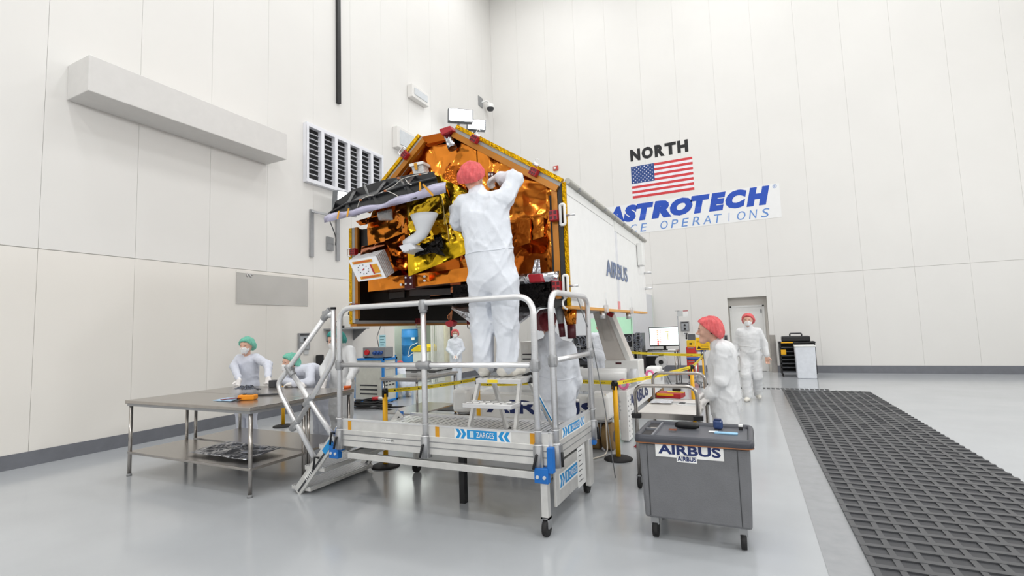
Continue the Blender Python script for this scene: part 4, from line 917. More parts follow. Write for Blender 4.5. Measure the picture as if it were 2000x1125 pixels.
for i in (1, 2, 3):
    MB().prism([s(*Mp_[i], -.6), s(Mp_[i][0]+6, Mp_[i][1]-1, -.6), s(Tp[i][0]+6, Tp[i][1], -.1), s(*Tp[i], -.1)], (0, .0, -.03)).build('rib', m_carbon, refl)
    x, y = Mp_[i]; bx, by = Bp[i]; MB().add([s(x, y, -.6), s(x+26, y+22, -.66), s(bx+2, by, -.68), s(bx+30, by-6, -.62)], [(0, 1, 2), (0, 2, 3), (1, 3, 2), (0, 3, 1)]).build('gusset', cm('gusset_black', 22, 22, 24, .5), refl)
MB().tube([s(*p_, -.6) for p_ in Mp_], .012, 8).build('ridge_bar', m_carbon, refl)
MB().tube([s(*p_, -.1) for p_ in Tp], .012, 8).build('rim_bar', m_carbon, refl)
for (x0, y0, x1, y1) in ((712, 362, 722, 388), (782, 348, 792, 368), (735, 381, 775, 353)):
    MB().tube([s(x0, y0, -.25), s(x1, y1, -.6)], .014, 8).build('strut', cm('strut_grey', 84, 86, 88, .35, .5), refl)
# protective lilac film along the lower rim
strip = []
for i in range(25):
    u = i/24; x = 634+u*(871-634); y = 433+u*(374-433); h = 8+2.5*math.sin(7*u+1)+2*math.sin(23*u)+(9*u if u > .5 else 5*u)
    strip.append((s(x, y+2, -.66-.02*math.sin(31*u)), s(x-1, y-h*.55, -.69+.015*math.sin(19*u)), s(x, y-h, -.66+.02*math.sin(41*u))))
b = MB(); b.add([p for r in strip for p in r], [f for i in range(24) for f in ((3*i, 3*i+3, 3*i+4, 3*i+1), (3*i+1, 3*i+4, 3*i+5, 3*i+2))], True)
o = b.build('protective_film', m_lilac, refl); md = o.modifiers.new('s', 'SOLIDIFY'); md.thickness = .004; tag(o, 'lilac protective film strip')
for (x, y, x2, y2) in ((662, 412, 659, 428), (681, 407, 678, 423), (826, 360, 846, 382), (820, 355, 821, 372)): MB().beam(s(x, y, -.7), s(x2, y2, -.715), .02, .004, up=(0, 1, 0)).build('tape', m_orange_tape, refl)
m_wire = cm('wire_white', 214, 210, 202, .5)
for pts in ([(698, 405), (702, 392), (715, 383), (730, 381)], [(744, 377), (755, 370), (770, 363), (778, 355), (786, 349), (802, 344), (835, 338)], [(740, 378), (752, 372), (764, 376), (776, 382), (780, 390), (772, 396), (755, 400)], [(792, 350), (797, 358), (804, 361)]):
    MB().tube(rounded([s(x, y, -.66) for x, y in pts], .05, 4), .0035, 6).build('wire', m_wire, refl)
for x, y in ((704, 391), (752, 373), (778, 348), (820, 341)): MB().box(s(x, y, -.68), (.018, .018, .014)).build('connector', cm('connector_orange', 190, 110, 60, .5), refl)
# bubble wrapped caps
m_bub = cm('bubble_wrap', 222, 224, 224, .3, var=.05, bump=1.0, bscale=55)
o = MB().prism([s(801, 321, -.06), s(824, 316, -.06), s(829, 342, -.06), s(809, 348, -.06)], (0, .12, 0)).build('wrapped_cap', m_bub, sat, bevel=.012)
MB().prism([s(798, 320, -.08), s(825, 314, -.08), s(826, 320, -.08), s(800, 326, -.08)], (0, .15, 0)).build('cap_lid', m_white, o, bevel=.006)
MB().prism([s(808, 319, -.09), s(813, 318, -.09), s(815, 331, -.09), s(810, 332, -.09)], (0, .01, 0)).build('tape', m_orange_tape, o)
sheet('wrapped_cap', (s(737, 415, -.1), s(766, 408, -.1), s(768, 430, -.1), s(740, 430, -.1)), 14, 12, .03, 33, m_bub, freq=14, thick=.004, sag=-.07)
# red remove before flight covers, clamps and lifting handles
def clamp(c, d, sz=(.085, .06, .075), handle=None, hw=.1):
    c = V3(c); d = V3(d).normalized(); nrm = Vector((-d.z, 0, d.x)); R = Matrix((d, Vector((0, 1, 0)), nrm)).transposed()
    o = MB().box(c, sz, R).build('clamp_block', m_red, sat, bevel=.004)
    b = MB()
    for i in (-1, 0, 1):
        for j in (-.5, .5): b.box(c+d*i*sz[0]*.3+nrm*j*sz[2]*.46+Vector((0, -sz[1]/2-.001, 0)), (sz[0]*.2, .004, sz[2]*.32), R)
    b.build('recess', m_darkred, o)
    if handle is not None:
        h = V3(handle).normalized(); q0 = c+h*sz[2]*.55; a = d
        MB().tube(rounded([q0-a*hw/2, q0-a*hw/2+h*.06, q0+a*hw/2+h*.06, q0+a*hw/2], .025), .008, 8).build('handle', m_alu, o)
dR = (s(1098, 355)-s(893, 250)).normalized(); dL = (s(822, 266)-s(684, 441)).normalized()
clamp(s(927, 272, -.05), dR); clamp(s(1043, 336, -.05), dR); clamp(s(792, 303, -.05), dL, handle=(-dL.z, 0, dL.x))
for x, y in ((934, 262), (1048, 319)):
    o = MB().cyl(s(x-6, y, -.02), s(x+4, y+6, -.02), .02, n=8).build('hoist_pin', m_alu, sat)
    MB().tube([s(x, y-5, -.02)+Vector((.022*math.cos(a), 0, .022*math.sin(a))) for a in [k*.6 for k in range(10)]], .004, 6).build('ring', m_alu, o)
clamp(s(691, 492, -.05), (0, 0, 1), (.075, .06, .085), (-1, 0, 0), .09); clamp(s(694, 598, -.05), (0, 0, 1), (.06, .06, .07), (-1, 0, 0), .09)
clamp(s(818, 627, 1.0), (1, 0, 0), (.09, .06, .07), (0, 0, -1), .09); clamp(s(918, 629, 1.8), (1, 0, 0), (.08, .06, .06), (0, 0, -1), .09)
for zc, lab in ((s(1090, 423).z, 0), (s(1094, 560).z, 1)):
    xc = XR-.075; o = MB().box((xc, FY-.05, zc), (.085, .08, .1)).build('clamp_block', m_red, sat, bevel=.004)
    b = MB()
    for i in (-.5, .5):
        for j in (-.5, .5): b.box((xc+i*.045, FY-.091, zc+j*.05), (.028, .004, .03))
    b.build('recess', m_darkred, o)
    k = MB().tube(rounded([(XR-.01, FY-.06, zc-.1), (XR-.01, FY-.06, zc+.1), (XR+.035, FY-.06, zc+.1), (XR+.035, FY-.06, zc-.1), (XR-.01, FY-.06, zc-.1)], .02), .014, 8).build('handle', m_white, o)
    MB().cyl((XR+.03, FY-.0, zc), (XR+.12, FY+.0, zc), .012, n=8).build('pin', m_alu, o)
o = MB().prism([s(857, 252, -.08), s(879, 245, -.08), s(884, 254, -.08), s(862, 264, -.08)], (0, .16, 0)).build('red_cover', m_red, sat, bevel=.008)
MB().cyl(s(873, 262, -.0), s(884, 290, -.02), .045, .05, n=18).build('foil_tube', m_silver, o)
for (x0, y0, x1, y1, dd) in ((789, 537, 805, 566, -.12), (953, 336, 963, 362, -.1)):
    o = MB().prism([s(x0, y0, dd), s(x1, y0-1, dd), s(x1+1, y1-3, dd), s(x0+1, y1, dd)], (0, .06, 0)).build('dark_bracket', m_darkred, sat, bevel=.004)
    for fx in (.2, .8):
        for fz in (.18, .6): MB().cyl(s(x0+(x1-x0)*fx, y0+(y1-y0)*fz, dd-.012), s(x0+(x1-x0)*fx, y0+(y1-y0)*fz, dd), .011, n=8).build('bolt', m_alu, o)
# silver pipe, red grip and black foil at the lower right
MB().tube([s(1008, 546, -.05), s(1092, 540, -.03)], .055, 14).build('wrapped_pipe', m_silver, sat)
MB().prism([s(1030, 536, -.14), s(1056, 534, -.14), s(1060, 550, -.14), s(1034, 552, -.14)], (0, .14, 0)).build('red_cover', m_red, sat, bevel=.01)
sheet('black_foil_piece', (s(1044, 508, -.02), s(1054, 506, -.02), s(1056, 535, -.04), s(1038, 537, -.06)), 8, 10, .02, 41, m_silver, freq=14)
# underside: dark pan, equipment and silver plate
zu = s(800, 572, .22).z
MB().prism([s(722, 572, .25), s(1082, 558, .25), s(1082, 585, .25), s(722, 592, .25)], (0, YB-FY-.7, 0)).build('lower_pan', m_cell, sat)
for (x0, y0, x1, y1, dd, mm) in ((800, 566, 880, 578, .2, m_dark), (760, 572, 790, 584, .22, m_black), (880, 560, 900, 572, .2, m_copper), (840, 576, 915, 582, .25, m_copper)):
    MB().prism([s(x0, y0, dd), s(x1, y0-3, dd), s(x1, y1-3, dd), s(x0, y1, dd)], (0, .5, 0)).build('equipment_box', mm, sat)
sheet('black_blanket', (s(884, 556, .0), s(1086, 552, .0), s(1080, 600, .1), s(884, 598, .1)), 40, 12, .05, 42, m_blackfoil, freq=7)
pl = [s(881, 603, .1), s(935, 588, .5), s(1068, 586, .5), s(1066, 594, .1), s(1014, 634, .0), s(975, 662, .0), s(926, 636, .0)]
MB().prism(pl, (0, .02, .03)).build('antenna_plate', foil('satin_silver', srgb(190, 193, 198), .5, 9.0, .4, .12), sat)
# wires and red cap hanging under it
o = MB().prism([s(870, 629, .2), s(879, 625, .2), s(886, 629, .2), s(884, 636, .2), s(877, 639, .2), s(870, 635, .2)], (0, .08, 0)).build('red_cap', m_red, sat)
for k in range(4): MB().tube(rounded([s(877+k*1.5, 626, .22), s(873+k*3, 618, .22), s(880+k, 611, .22), s(884, 604, .24)], .02), .005, 6).build('wire', m_copper, o)
# stand feet of the right panel
for (x0, y0, x1, y1, r0, r1, mm) in ((1113, 603, 1116, 634, .075, .05, m_kap), (1116, 634, 1117, 661, .045, .045, m_darkred), (1092, 600, 1096, 632, .045, .035, m_grey), (1096, 632, 1099, 658, .033, .033, m_darkred)):
    MB().cyl(s(x0, y0, .35), s(x1, y1, .35), r0, r1, n=14).build('stand_foot', mm, sat)
MB().tube(rounded([s(1107, 580, -.03), s(1098, 590, -.06), s(1101, 600, -.06), s(1108, 604, -.02)], .04), .01, 8).build('cable', m_white, sat)
# ------------------------------------------------------------------ aluminium work platform with stairs
DK = .79; DP = .665; PF = 3.70; PBK = 4.86; PX0, PX1 = -3.76, -1.5
pf = thing('work_platform', 'aluminium work platform with guard rails, stairs and blue brackets', 'platform', ((PX0+PX1)/2, (PF+PBK)/2, 0))
RT = .0265
def beam_profile(a, b, h, nm='side_beam', groove=True):
    """extruded side beam with grooves, top at a.z"""
    a, b = V3(a), V3(b); d = (b-a).normalized(); n = d.cross(Vector((0, 0, 1))).normalized()
    m = MB().beam(a-Vector((0, 0, h/2)), b-Vector((0, 0, h/2)), .05, h)
    o = m.build(nm, m_alu_matt, pf, bevel=.004)
    if groove:
        g = MB()
        for zz in (.3, .62):
            g.beam(a-Vector((0, 0, h*zz))+n*.0265, b-Vector((0, 0, h*zz))+n*.0265, .004, .009)
        g.build('groove', m_grey, o)
    return o
for a, b in (((PX0, PF, DK-.07), (PX1, PF, DK-.07)), ((PX1, PF, DK-.07), (PX1, PBK, DK-.07)), ((PX1, PBK, DP-.01), (PX0, PBK, DP-.01)), ((PX0, PBK, DP-.01), (PX0, PF, DP-.01))): beam_profile(a, b, .16)
for a, b in (((PX0+.03, PF-.005, DK+.025), (PX1, PF-.005, DK+.025)), ((PX1+.005, PF, DK+.025), (PX1+.005, PBK, DK+.025))):
    o = MB().beam(V3(a)-Vector((0, 0, .05)), V3(b)-Vector((0, 0, .05)), .03, .1).build('toe_board', m_alu_matt, pf, bevel=.004)
    MB().beam(a, b, .045, .012).build('lip', m_alu, o)
MB().beam((PX0, PBK-.01, DP+.005), (PX1, PBK-.01, DP+.005), .05, .03).build('rear_lip', m_alu, pf)
npk = 24; wpk = (PX1-PX0-.06)/npk
pk0 = None
for k in range(npk):
    x0 = PX0+.03+k*wpk
    if pk0 is None:
        b = MB().bb((x0+.003, PF+.025, DP-.06), (x0+wpk-.003, PBK-.036, DP-.012))
        pk0 = b.build('deck_plank', m_dark, pf)
        b = MB()
        for j in range(2): b.bb((x0+.006+j*(wpk-.01)/2, PF+.03, DP-.012), (x0+.006+j*(wpk-.01)/2+wpk*.34, PBK-.036, DP))
        rb0 = b.build('tread_ribs', m_alu, pk0)
    else:
        c = inst(pk0, pf); c.location = pk0.location+Vector((k*wpk, 0, 0)); inst(rb0, c)
def joint(c, parent, d, r=.036, L=.1): c, d = V3(c), V3(d).normalized(); MB().cyl(c-d*L/2, c+d*L/2, r, n=12).box(c, (.07, .06, .07)).build('joint', m_alu_cast, parent, bevel=.006)
ZT, ZM = 1.925, 1.355
# front guard rail
xl, xm, xr = -3.73, -2.69, -1.585
fgr = MB().tube(rounded([(xl, PF-.03, DK-.2), (xl, PF-.03, ZT), (xr, PF-.03, ZT), (xr, PF-.03, DK-.2)], .16, 8), RT, 14).build('guard_rail', m_alu, pf)
MB().tube([(xl, PF-.03, ZM), (xr, PF-.03, ZM)], RT*.9, 12).build('middle_rail', m_alu, fgr)
MB().tube([(xm, PF-.03, DK-.2), (xm, PF-.03, ZT)], RT, 12).build('post', m_alu, fgr)
joint((xl, PF-.03, ZM), fgr, (0, 0, 1)); joint((xr, PF-.03, ZM), fgr, (0, 0, 1)); joint((xm, PF-.035, ZM), fgr, (1, 0, 0), .04, .14); joint((xm, PF-.03, ZT-.03), fgr, (0, 0, 1), .036, .12)
# right guard rail
xg = PX1+.035
rg = MB().tube(rounded([(xg, PF+.06, DK-.2), (xg, PF+.06, ZT+.03), (xg, PBK-.07, ZT+.03), (xg, PBK-.07, DK-.2)], .16, 8), RT, 14).build('guard_rail', m_alu, pf)
MB().tube([(xg, PF+.06, ZM+.03), (xg, PBK-.07, ZM+.03)], RT*.9, 12).build('middle_rail', m_alu, rg)
joint((xg, PF+.06, ZM+.03), rg, (0, 0, 1)); joint((xg, PBK-.07, ZM+.03), rg, (0, 0, 1))
# post sockets with clamp levers and rings
for (x, y) in ((xl, PF-.03), (xm, PF-.03), (xr, PF-.03), (xg, PF+.06), (xg, PBK-.07)):
    o = MB().cyl((x, y, DK-.26), (x, y, DK-.06), .036, n=14).bb((x-.04, y-.02, DK-.26), (x+.04, y+.04, DK-.08)).build('post_socket', m_alu_cast, pf)
    for zz in (DK-.07, DK+.04): MB().tube([(x+.034*math.cos(a), y+.034*math.sin(a), zz) for a in [k*math.pi/8 for k in range(16)]], .005, 6, closed=True).build('ring_clip', m_alu, o)
    dx = Vector((.0, -.05, 0)) if y < PF else Vector((.05, 0, 0))
    k0 = V3((x, y, DK-.14))+dx
    MB().tube([V3((x, y, DK-.14)), k0, k0+Vector((-.03 if y < PF else 0, 0, -.11))], .011, 8).build('clamp_lever', m_black, o)
# blue corner brackets
for (x, y, r) in ((xr+.03, PF-.05, 0), (PX0-.05, PF-.02, 0)):
    o = MB().bb((x-.06, y-.02, DK-.36), (x+.06, y+.04, DK-.24)).bb((x+.05, y-.01, DK-.28), (x+.1, y+.05, DK-.08)).build('corner_bracket', m_blue, pf, bevel=.006)
    for sx in (-.03, .03): MB().cyl((x+sx, y-.03, DK-.31), (x+sx, y-.015, DK-.31), .014, n=10).build('bolt', m_alu, o)
MB().bb((xg-.03, PBK-.12, DK-.3), (xg+.03, PBK-.06, DK-.26)).build('corner_bracket', m_blue, pf, bevel=.004)
# legs, base frame, castors
for x in (PX0+.1, PX1-.06):
    for y in ((PBK-.05,) if x < -3 else (PF+.02, PBK-.05)):
        o = MB().bb((x-.03, y-.03, .14), (x+.03, y+.03, DK-.2)).build('leg', m_alu_matt, pf, bevel=.004)
        MB().cyl((x-.02, y, .065), (x+.02, y, .065), .065, n=18).build('castor', m_rubber, o)
        MB().bb((x-.035, y-.03, .065), (x-.022, y+.03, .15)).bb((x+.022, y-.03, .065), (x+.035, y+.03, .15)).bb((x-.035, y-.03, .135), (x+.035, y+.03, .15)).build('fork', m_alu_cast, o)
for y in (PF+.02, PBK-.05): MB().beam((PX0+.1, y, .465), (PX1-.06, y, .465), .04, .06).build('base_bar', m_alu_matt, pf, bevel=.004)
for x in (PX0+.1, PX1-.06): MB().beam((x, PF+.02, .46), (x, PBK-.05, .46), .04, .06).build('base_bar', m_alu_matt, pf, bevel=.004)
MB().bb((PX1-.02, PF+.1, .2), (PX1+.0, PBK-.25, .52)).build('side_plate', m_alu_matt, pf, bevel=.004)
MB().bb((PX1-.02, PBK-.22, .12), (PX1+.03, PBK-.1, .56)).build('side_leg', m_alu_matt, pf, bevel=.004)
MB().bb((-2.62, PF+.4, 0.0), (-2.56, PF+.46, .6)).build('support_prop', m_black, pf)
# stickers
def sticker(parent, o, xd, w_, h_):
    """white label with chevrons and a blue name box"""
    o, xd = V3(o), V3(xd).normalized(); u = Vector((0, 0, 1)); n = xd.cross(u)
    R = lambda a, b: o+xd*(a*w_)+u*(b*h_)
    bs = MB().quad(R(0, 0), R(1, 0), R(1, 1), R(0, 1)).build('label', m_paper, parent)
    e = n*.001
    for k in range(2):
        for x0, g in ((.02+k*.09, 1), (.98-k*.09, -1)):
            MB().add([R(x0+g*a, c)+e for a, c in ((0, .9), (.06, .9), (.11, .5), (.06, .1), (0, .1), (.05, .5))], [(0, 1, 2, 5), (5, 2, 3, 4)]).build('chevron', m_cyan, bs)
    MB().quad(R(.23, .12)+e, R(.76, .12)+e, R(.76, .88)+e, R(.23, .88)+e).build('name_box', m_cyan, bs)
    MB().quad(R(.285, .25)+e*2, R(.35, .25)+e*2, R(.35, .78)+e*2, R(.285, .78)+e*2).build('emblem', cm('emblem_pale', 200, 220, 232, .5), bs)
    text('name_lettering', 'ZARGES', m_paper, bs, R(.4, .27)+e*2, xd, u, height=h_*.46, width=w_*.31, bold=.005, depth=.001)
a, b = PY(888, 861, PF-.021), PY(999, 862, PF-.021); sticker(pf, (a.x, PF-.0215, DK-.078), (1, 0, 0), b.x-a.x, .1)
ya, yb_ = PX(1097, 840, PX1+.02).y, PX(1142, 840, PX1+.02).y; sticker(pf, (PX1+.0215, ya, DK-.075), (0, 1, 0), yb_-ya, .095)
sticker(pf, (PX1+.001, PF+.18, .31), (0, 1, 0), .62, .13)
o = MB().bb((PX1+.0, PBK-.5, .18), (PX1+.004, PBK-.28, .54)).build('notice_sheet', m_paper, pf)
b = MB()
for k in range(7): b.bb((PX1+.004, PBK-.47, .5-k*.045), (PX1+.005, PBK-.36-(k % 3)*.02, .508-k*.045))
b.build('print', m_dark, o)
for px_ in (683, 854, 1039):
    x = PY(px_, 835, PF-.02).x; MB().bb((x-.02, PF-.0235, DK-.1), (x+.02, PF-.02, DK+.028)).build('orange_tape', m_orange_tape, pf)
x = PY(755, 856, PF-.02).x; o = MB().bb((x-.06, PF-.0275, DK-.155), (x+.06, PF-.026, DK-.12)).build('name_tag', m_paper, pf)
text('tag_lettering', 'FTC Halle 6A', m_dark, o, (x-.05, PF-.028, DK-.147), (1, 0, 0), UZ, height=.018, depth=.0005)
# stairs
SY0, SY1 = 3.74, 4.7
def stx(z): return -3.80-(DK-.1-z)*.9
tops = [.53, .30, .08]
for y in (SY0, SY1):
    o = MB().beam((stx(.70)+.0, y, .70), (stx(0.02), y, .02), .03, .11, up=(0, 0, 1)).build('stringer', m_alu_matt, pf, bevel=.004)
    MB().beam((stx(.68), y-.017, .66), (stx(.05), y-.017, .03), .004, .02, up=(0, 0, 1)).build('slot', m_dark, o)
    if y == SY0:
        MB().beam((stx(.58), y-.018, .58), (stx(.46), y-.018, .46), .004, .06).build('label', m_cyan, o)
        for k in range(5): MB().beam((stx(.26-k*.02), y-.018, .26-k*.02), (stx(.252-k*.02), y-.018, .252-k*.02), .004, .05).build('white_mark', m_paper, o)
for z in tops:
    xc = stx(z)-.02; o = MB().bb((xc-.14, SY0+.01, z-.045), (xc+.14, SY1-.01, z-.012)).build('tread', m_alu_matt, pf, bevel=.003)
    b = MB()
    for k in range(8): b.bb((xc-.138+k*.035, SY0+.01, z-.012), (xc-.138+k*.035+.022, SY1-.01, z))
    b.build('tread_rib', m_alu, o)
MB().prism([(PX0-.14, SY0-.02, .5), (PX0-.02, SY0-.02, .5), (PX0-.02, SY0-.02, .72), (PX0-.08, SY0-.02, .72)], (0, .03, 0)).build('stair_bracket', m_blue, pf, bevel=.004)
MB().prism([(PX0-.14, SY1, .5), (PX0-.02, SY1, .5), (PX0-.02, SY1, .72), (PX0-.08, SY1, .72)], (0, .03, 0)).build('stair_bracket', m_blue, pf, bevel=.004)
for zz in (.62, .36): MB().tube([(stx(zz)+.02, SY0-.02, zz+.04), (stx(zz)+.02, SY0-.07, zz+.06), (stx(zz)-.0, SY0-.07, zz-.06)], .012, 8).build('clamp_lever', m_black, pf)
hy = SY0-.045
hp_ = lambda x, y: PY(x, y, hy)
hr_ = MB().tube(rounded([hp_(636, 618), hp_(543, 748), hp_(550, 772), hp_(613, 892)], .06, 6), RT, 12).build('stair_hand_rail', m_alu, pf)
MB().tube(rounded([hp_(651, 604), hp_(652, 700), hp_(645, 715), hp_(574, 838)], .1, 6), RT, 12).build('lower_rail', m_alu, hr_)
MB().tube([hp_(566, 722), hp_(657, 862)], RT, 12).build('baluster', m_alu, hr_)
for x, y, d in ((567, 724, (90, 140)), (603, 783, (-60, 80)), (576, 830, (-60, 80)), (638, 614, (-60, 80))):
    c = hp_(x, y); d = (hp_(x+d[0], y+d[1])-c).normalized(); MB().cyl(c-d*.07, c+d*.07, .036, n=12).box(c, (.075, .06, .075)).build('joint', m_alu_cast, hr_, bevel=.006)
MB().tube([hp_(636, 618), hp_(650, 612)], RT, 10).build('rail_link', m_alu, hr_)
MB().cyl(hp_(651, 604), hp_(651, 600), RT*1.1, n=12).build('end_cap', m_black, hr_)
# ------------------------------------------------------------------ step stool on the deck
ST = 1.24
sx0, sx1, sy0, sy1 = -2.2, -1.76, 3.75, 4.0
ss = thing('step_stool', 'folding aluminium two step stool standing on the platform deck', 'step stool', ((sx0+sx1)/2, 3.9, DP))
tr_ = MB().bb((sx0, sy0, ST-.05), (sx1, sy1, ST-.008)).build('top_step', m_alu, ss, bevel=.006)
b = MB()
for k in range(7): b.bb((sx0+.02+k*.06, sy0+.01, ST-.008), (sx0+.06+k*.06, sy1-.01, ST-.002))
b.build('tread_ribs', m_alu_matt, tr_)
MB().bb((sx0+.12, sy0-.002, ST-.042), (sx0+.22, sy0-.0005, ST-.016)).build('warning_label', m_tape, tr_)
ms = MB().bb((sx0-.05, 3.6, 1.0), (sx1-.02, 3.78, 1.04)).build('lower_step', m_alu, ss, bevel=.006)
b = MB()
for k in range(6):
    for j in range(2): b.box((sx0-.01+k*.068, 3.65+j*.08, 1.042), (.05, .05, .008), (0, 0, .5))
b.build('tread_pattern', m_alu_matt, ms)
for x, xb in ((sx0+.02, sx0-.1), (sx1-.02, sx1-.07)):
    MB().beam((x, sy0+.03, ST-.03), (xb-.01, 3.745, DP), .045, .028, up=(1, 0, 0)).build('front_leg', m_alu_matt, ss, bevel=.003)
for x, xb in ((sx0+.06, sx0+.02), (sx1-.02, sx1+.1)):
    o = MB().beam((x, sy1-.04, ST-.03), (xb+.03, sy1+.26, DP), .045, .028, up=(1, 0, 0)).build('rear_leg', m_alu_matt, ss, bevel=.003)
    MB().box((xb+.03, sy1+.255, DP+.025), (.05, .05, .05)).build('foot_pad', m_black, o)
    if x > -2:
        p0, p1 = V3((x, sy1-.04, ST-.03)), V3((xb+.03, sy1+.26, DP)); e = Vector((.0, -.017, -.01))
        lb = MB().beam(p0.lerp(p1, .3)+Vector((.0, -.016, 0)), p0.lerp(p1, .72)+Vector((.0, -.016, 0)), .046, .004, up=(0, 1, 0)).build('name_label', m_cyan, o)
        d = (p1-p0).normalized(); dd = Vector((d.x, 0, d.z)).normalized(); up_ = Vector((-dd.z, 0, dd.x))
        text('name_lettering', 'ZARGES', m_paper, lb, p0.lerp(p1, .36)+Vector((0, -.024, 0))-up_*.012, dd, up_, height=.026, depth=.001)
for x in (sx0, sx1):
    MB().cyl((x-.02, sy1-.05, ST-.04), (x+.02, sy1-.05, ST-.04), .025, n=12).build('hinge', m_black, ss)
    MB().beam((x, sy0+.02, 1.03), (x, sy1+.12, .98), .02, .02).build('link_bar', m_alu_matt, ss)
MB().tube(rounded([(sx1-.1, sy1, ST-.01), (sx1-.02, sy1+.03, ST+.02), (sx1+.03, sy1-.02, ST-.02)], .03), .012, 6).build('latch', m_black, ss)
# ------------------------------------------------------------------ steel tables with people behind them
def steel_table(name, label, x0, x1, y0, y1, z, shelf=.35, group=None):
    t = thing(name, label, 'table', ((x0+x1)/2, (y0+y1)/2, 0), group=group)
    o = MB().bb((x0, y0, z-.04), (x1, y1, z)).build('table_top', m_steel, t, bevel=.006)
    MB().bb((x0+.02, y0+.02, z-.07), (x1-.02, y1-.02, z-.04)).build('apron', m_alu_cast, t)
    for x in (x0+.05, x1-.05):
        for y in (y0+.05, y1-.05):
            l = MB().cyl((x, y, 0.02), (x, y, z-.06), .021, n=12).build('leg', m_steel, t)
            MB().cyl((x, y, 0), (x, y, .03), .03, .024, n=12).build('foot', m_grey, l)
    if shelf: MB().bb((x0+.03, y0+.03, shelf-.03), (x1-.03, y1-.03, shelf)).build('shelf', m_steel, t, bevel=.004)
    return t
steel_table('steel_table', 'long stainless steel work table with undershelf and the orange meter on it', -7.1, -4.74, 3.42, 4.2, TZ, .3)
steel_table('steel_table', 'stainless steel work table where three people lean, pushed behind another', -7.1, -4.8, 4.22, 4.98, TZ, .3)
# orange meter, foil heap, cable, cloth on the near table
p = PZ(484, 781, TZ)
t = thing('multimeter', 'orange cased multimeter lying on the steel table', 'multimeter', (p.x, p.y, TZ))
R = Matrix.Rotation(math.radians(24), 3, 'Z')
MB().box((p.x, p.y, TZ+.032), (.2, .1, .06), R).build('case', cm('meter_orange', 240, 150, 24, .45), t, bevel=.015)
MB().box(V3((p.x, p.y, TZ+.063))+R @ Vector((.04, 0, 0)), (.07, .07, .006), R).build('display', m_dark, t)
MB().cyl(V3((p.x, p.y, TZ+.062))+R @ Vector((-.04, 0, 0)), V3((p.x, p.y, TZ+.074))+R @ Vector((-.04, 0, 0)), .022, n=14).build('dial', m_black, t)
q0 = V3((p.x, p.y, TZ+.02)); rr = random.Random(3)
for k in range(3):
    pts = [q0+R @ Vector((-.1+rr.uniform(-.02, .1), -.06+rr.uniform(-.05, .02), rr.uniform(-.01, .02))) for _ in range(3)]
    MB().tube(rounded([q0+R @ Vector((-.1, 0, .01))]+pts+[q0+R @ Vector((-.3-.03*k, -.02+.03*k, -.012))], .05), .004, 6).build('test_lead', cm('lead_red', 150, 24, 28, .5) if k else m_black, t)
p = PZ(456, 783, TZ)+Vector((-.06, 0, 0)); o = sheet('blue_cloth', (p+Vector((-.2, .1, .02)), p+Vector((.08, .12, .02)), p+Vector((.1, -.06, .01)), p+Vector((-.2, -.08, .01))), 14, 8, .012, 51, cm('cloth_blue', 170, 200, 226, .7), None, freq=7, thick=.004, smooth=True)
tag(o, 'pale blue cloth lying by the orange meter on the steel table', 'cloth')
p = PZ(482, 767, TZ); o = sheet('foil_heap', (p+Vector((-.17, .1, .05)), p+Vector((.14, .12, .05)), p+Vector((.15, -.06, .045)), p+Vector((-.18, -.07, .045))), 22, 16, .06, 52, foil('grey_foil', srgb(96, 100, 110), .2, 14, .8), None, freq=14, thick=.003, sag=-.03, smooth=False)
tag(o, 'crumpled grey foil heap on the steel table in front of the pale smock', 'foil')
p = PZ(512, 773, TZ); MB().tube(rounded([p+Vector((-.3, -.05, .012)), p+Vector((0, -.02, .012)), p+Vector((.2, .1, .014))], .1), .012, 6).build('cable_bundle', m_dark, None, label='dark cable bundle lying flat on the steel table', cat='cable')
p = PZ(678, 759, TZ); MB().cyl(p+Vector((-.03, -.03, .02)), p+Vector((.05, .02, .02)), .02, n=10).build('orange_tool', cm('tool_orange', 226, 100, 30, .5), None, label='small orange tool grip at the end of the steel table', cat='tool')
p = PZ(541, 755, TZ); MB().bb((p.x-.06, p.y-.1, TZ), (p.x+.06, p.y+.0, TZ+.1)).build('tape_block', m_dark, None, label='dark grey block on the table beside the leaning person', cat='block', bevel=.01)
# things under the tables: plastic sheet on the shelf
p = V3((-5.6, 3.85, .3)); o = sheet('film_sheet', (p+Vector((-.5, .25, .05)), p+Vector((.55, .25, .05)), p+Vector((.55, -.25, .03)), p+Vector((-.5, -.25, .03))), 24, 12, .035, 53, m_silver, None, freq=8, thick=.002)
tag(o, 'crumpled clear film lying on the undershelf of the steel table', 'film')
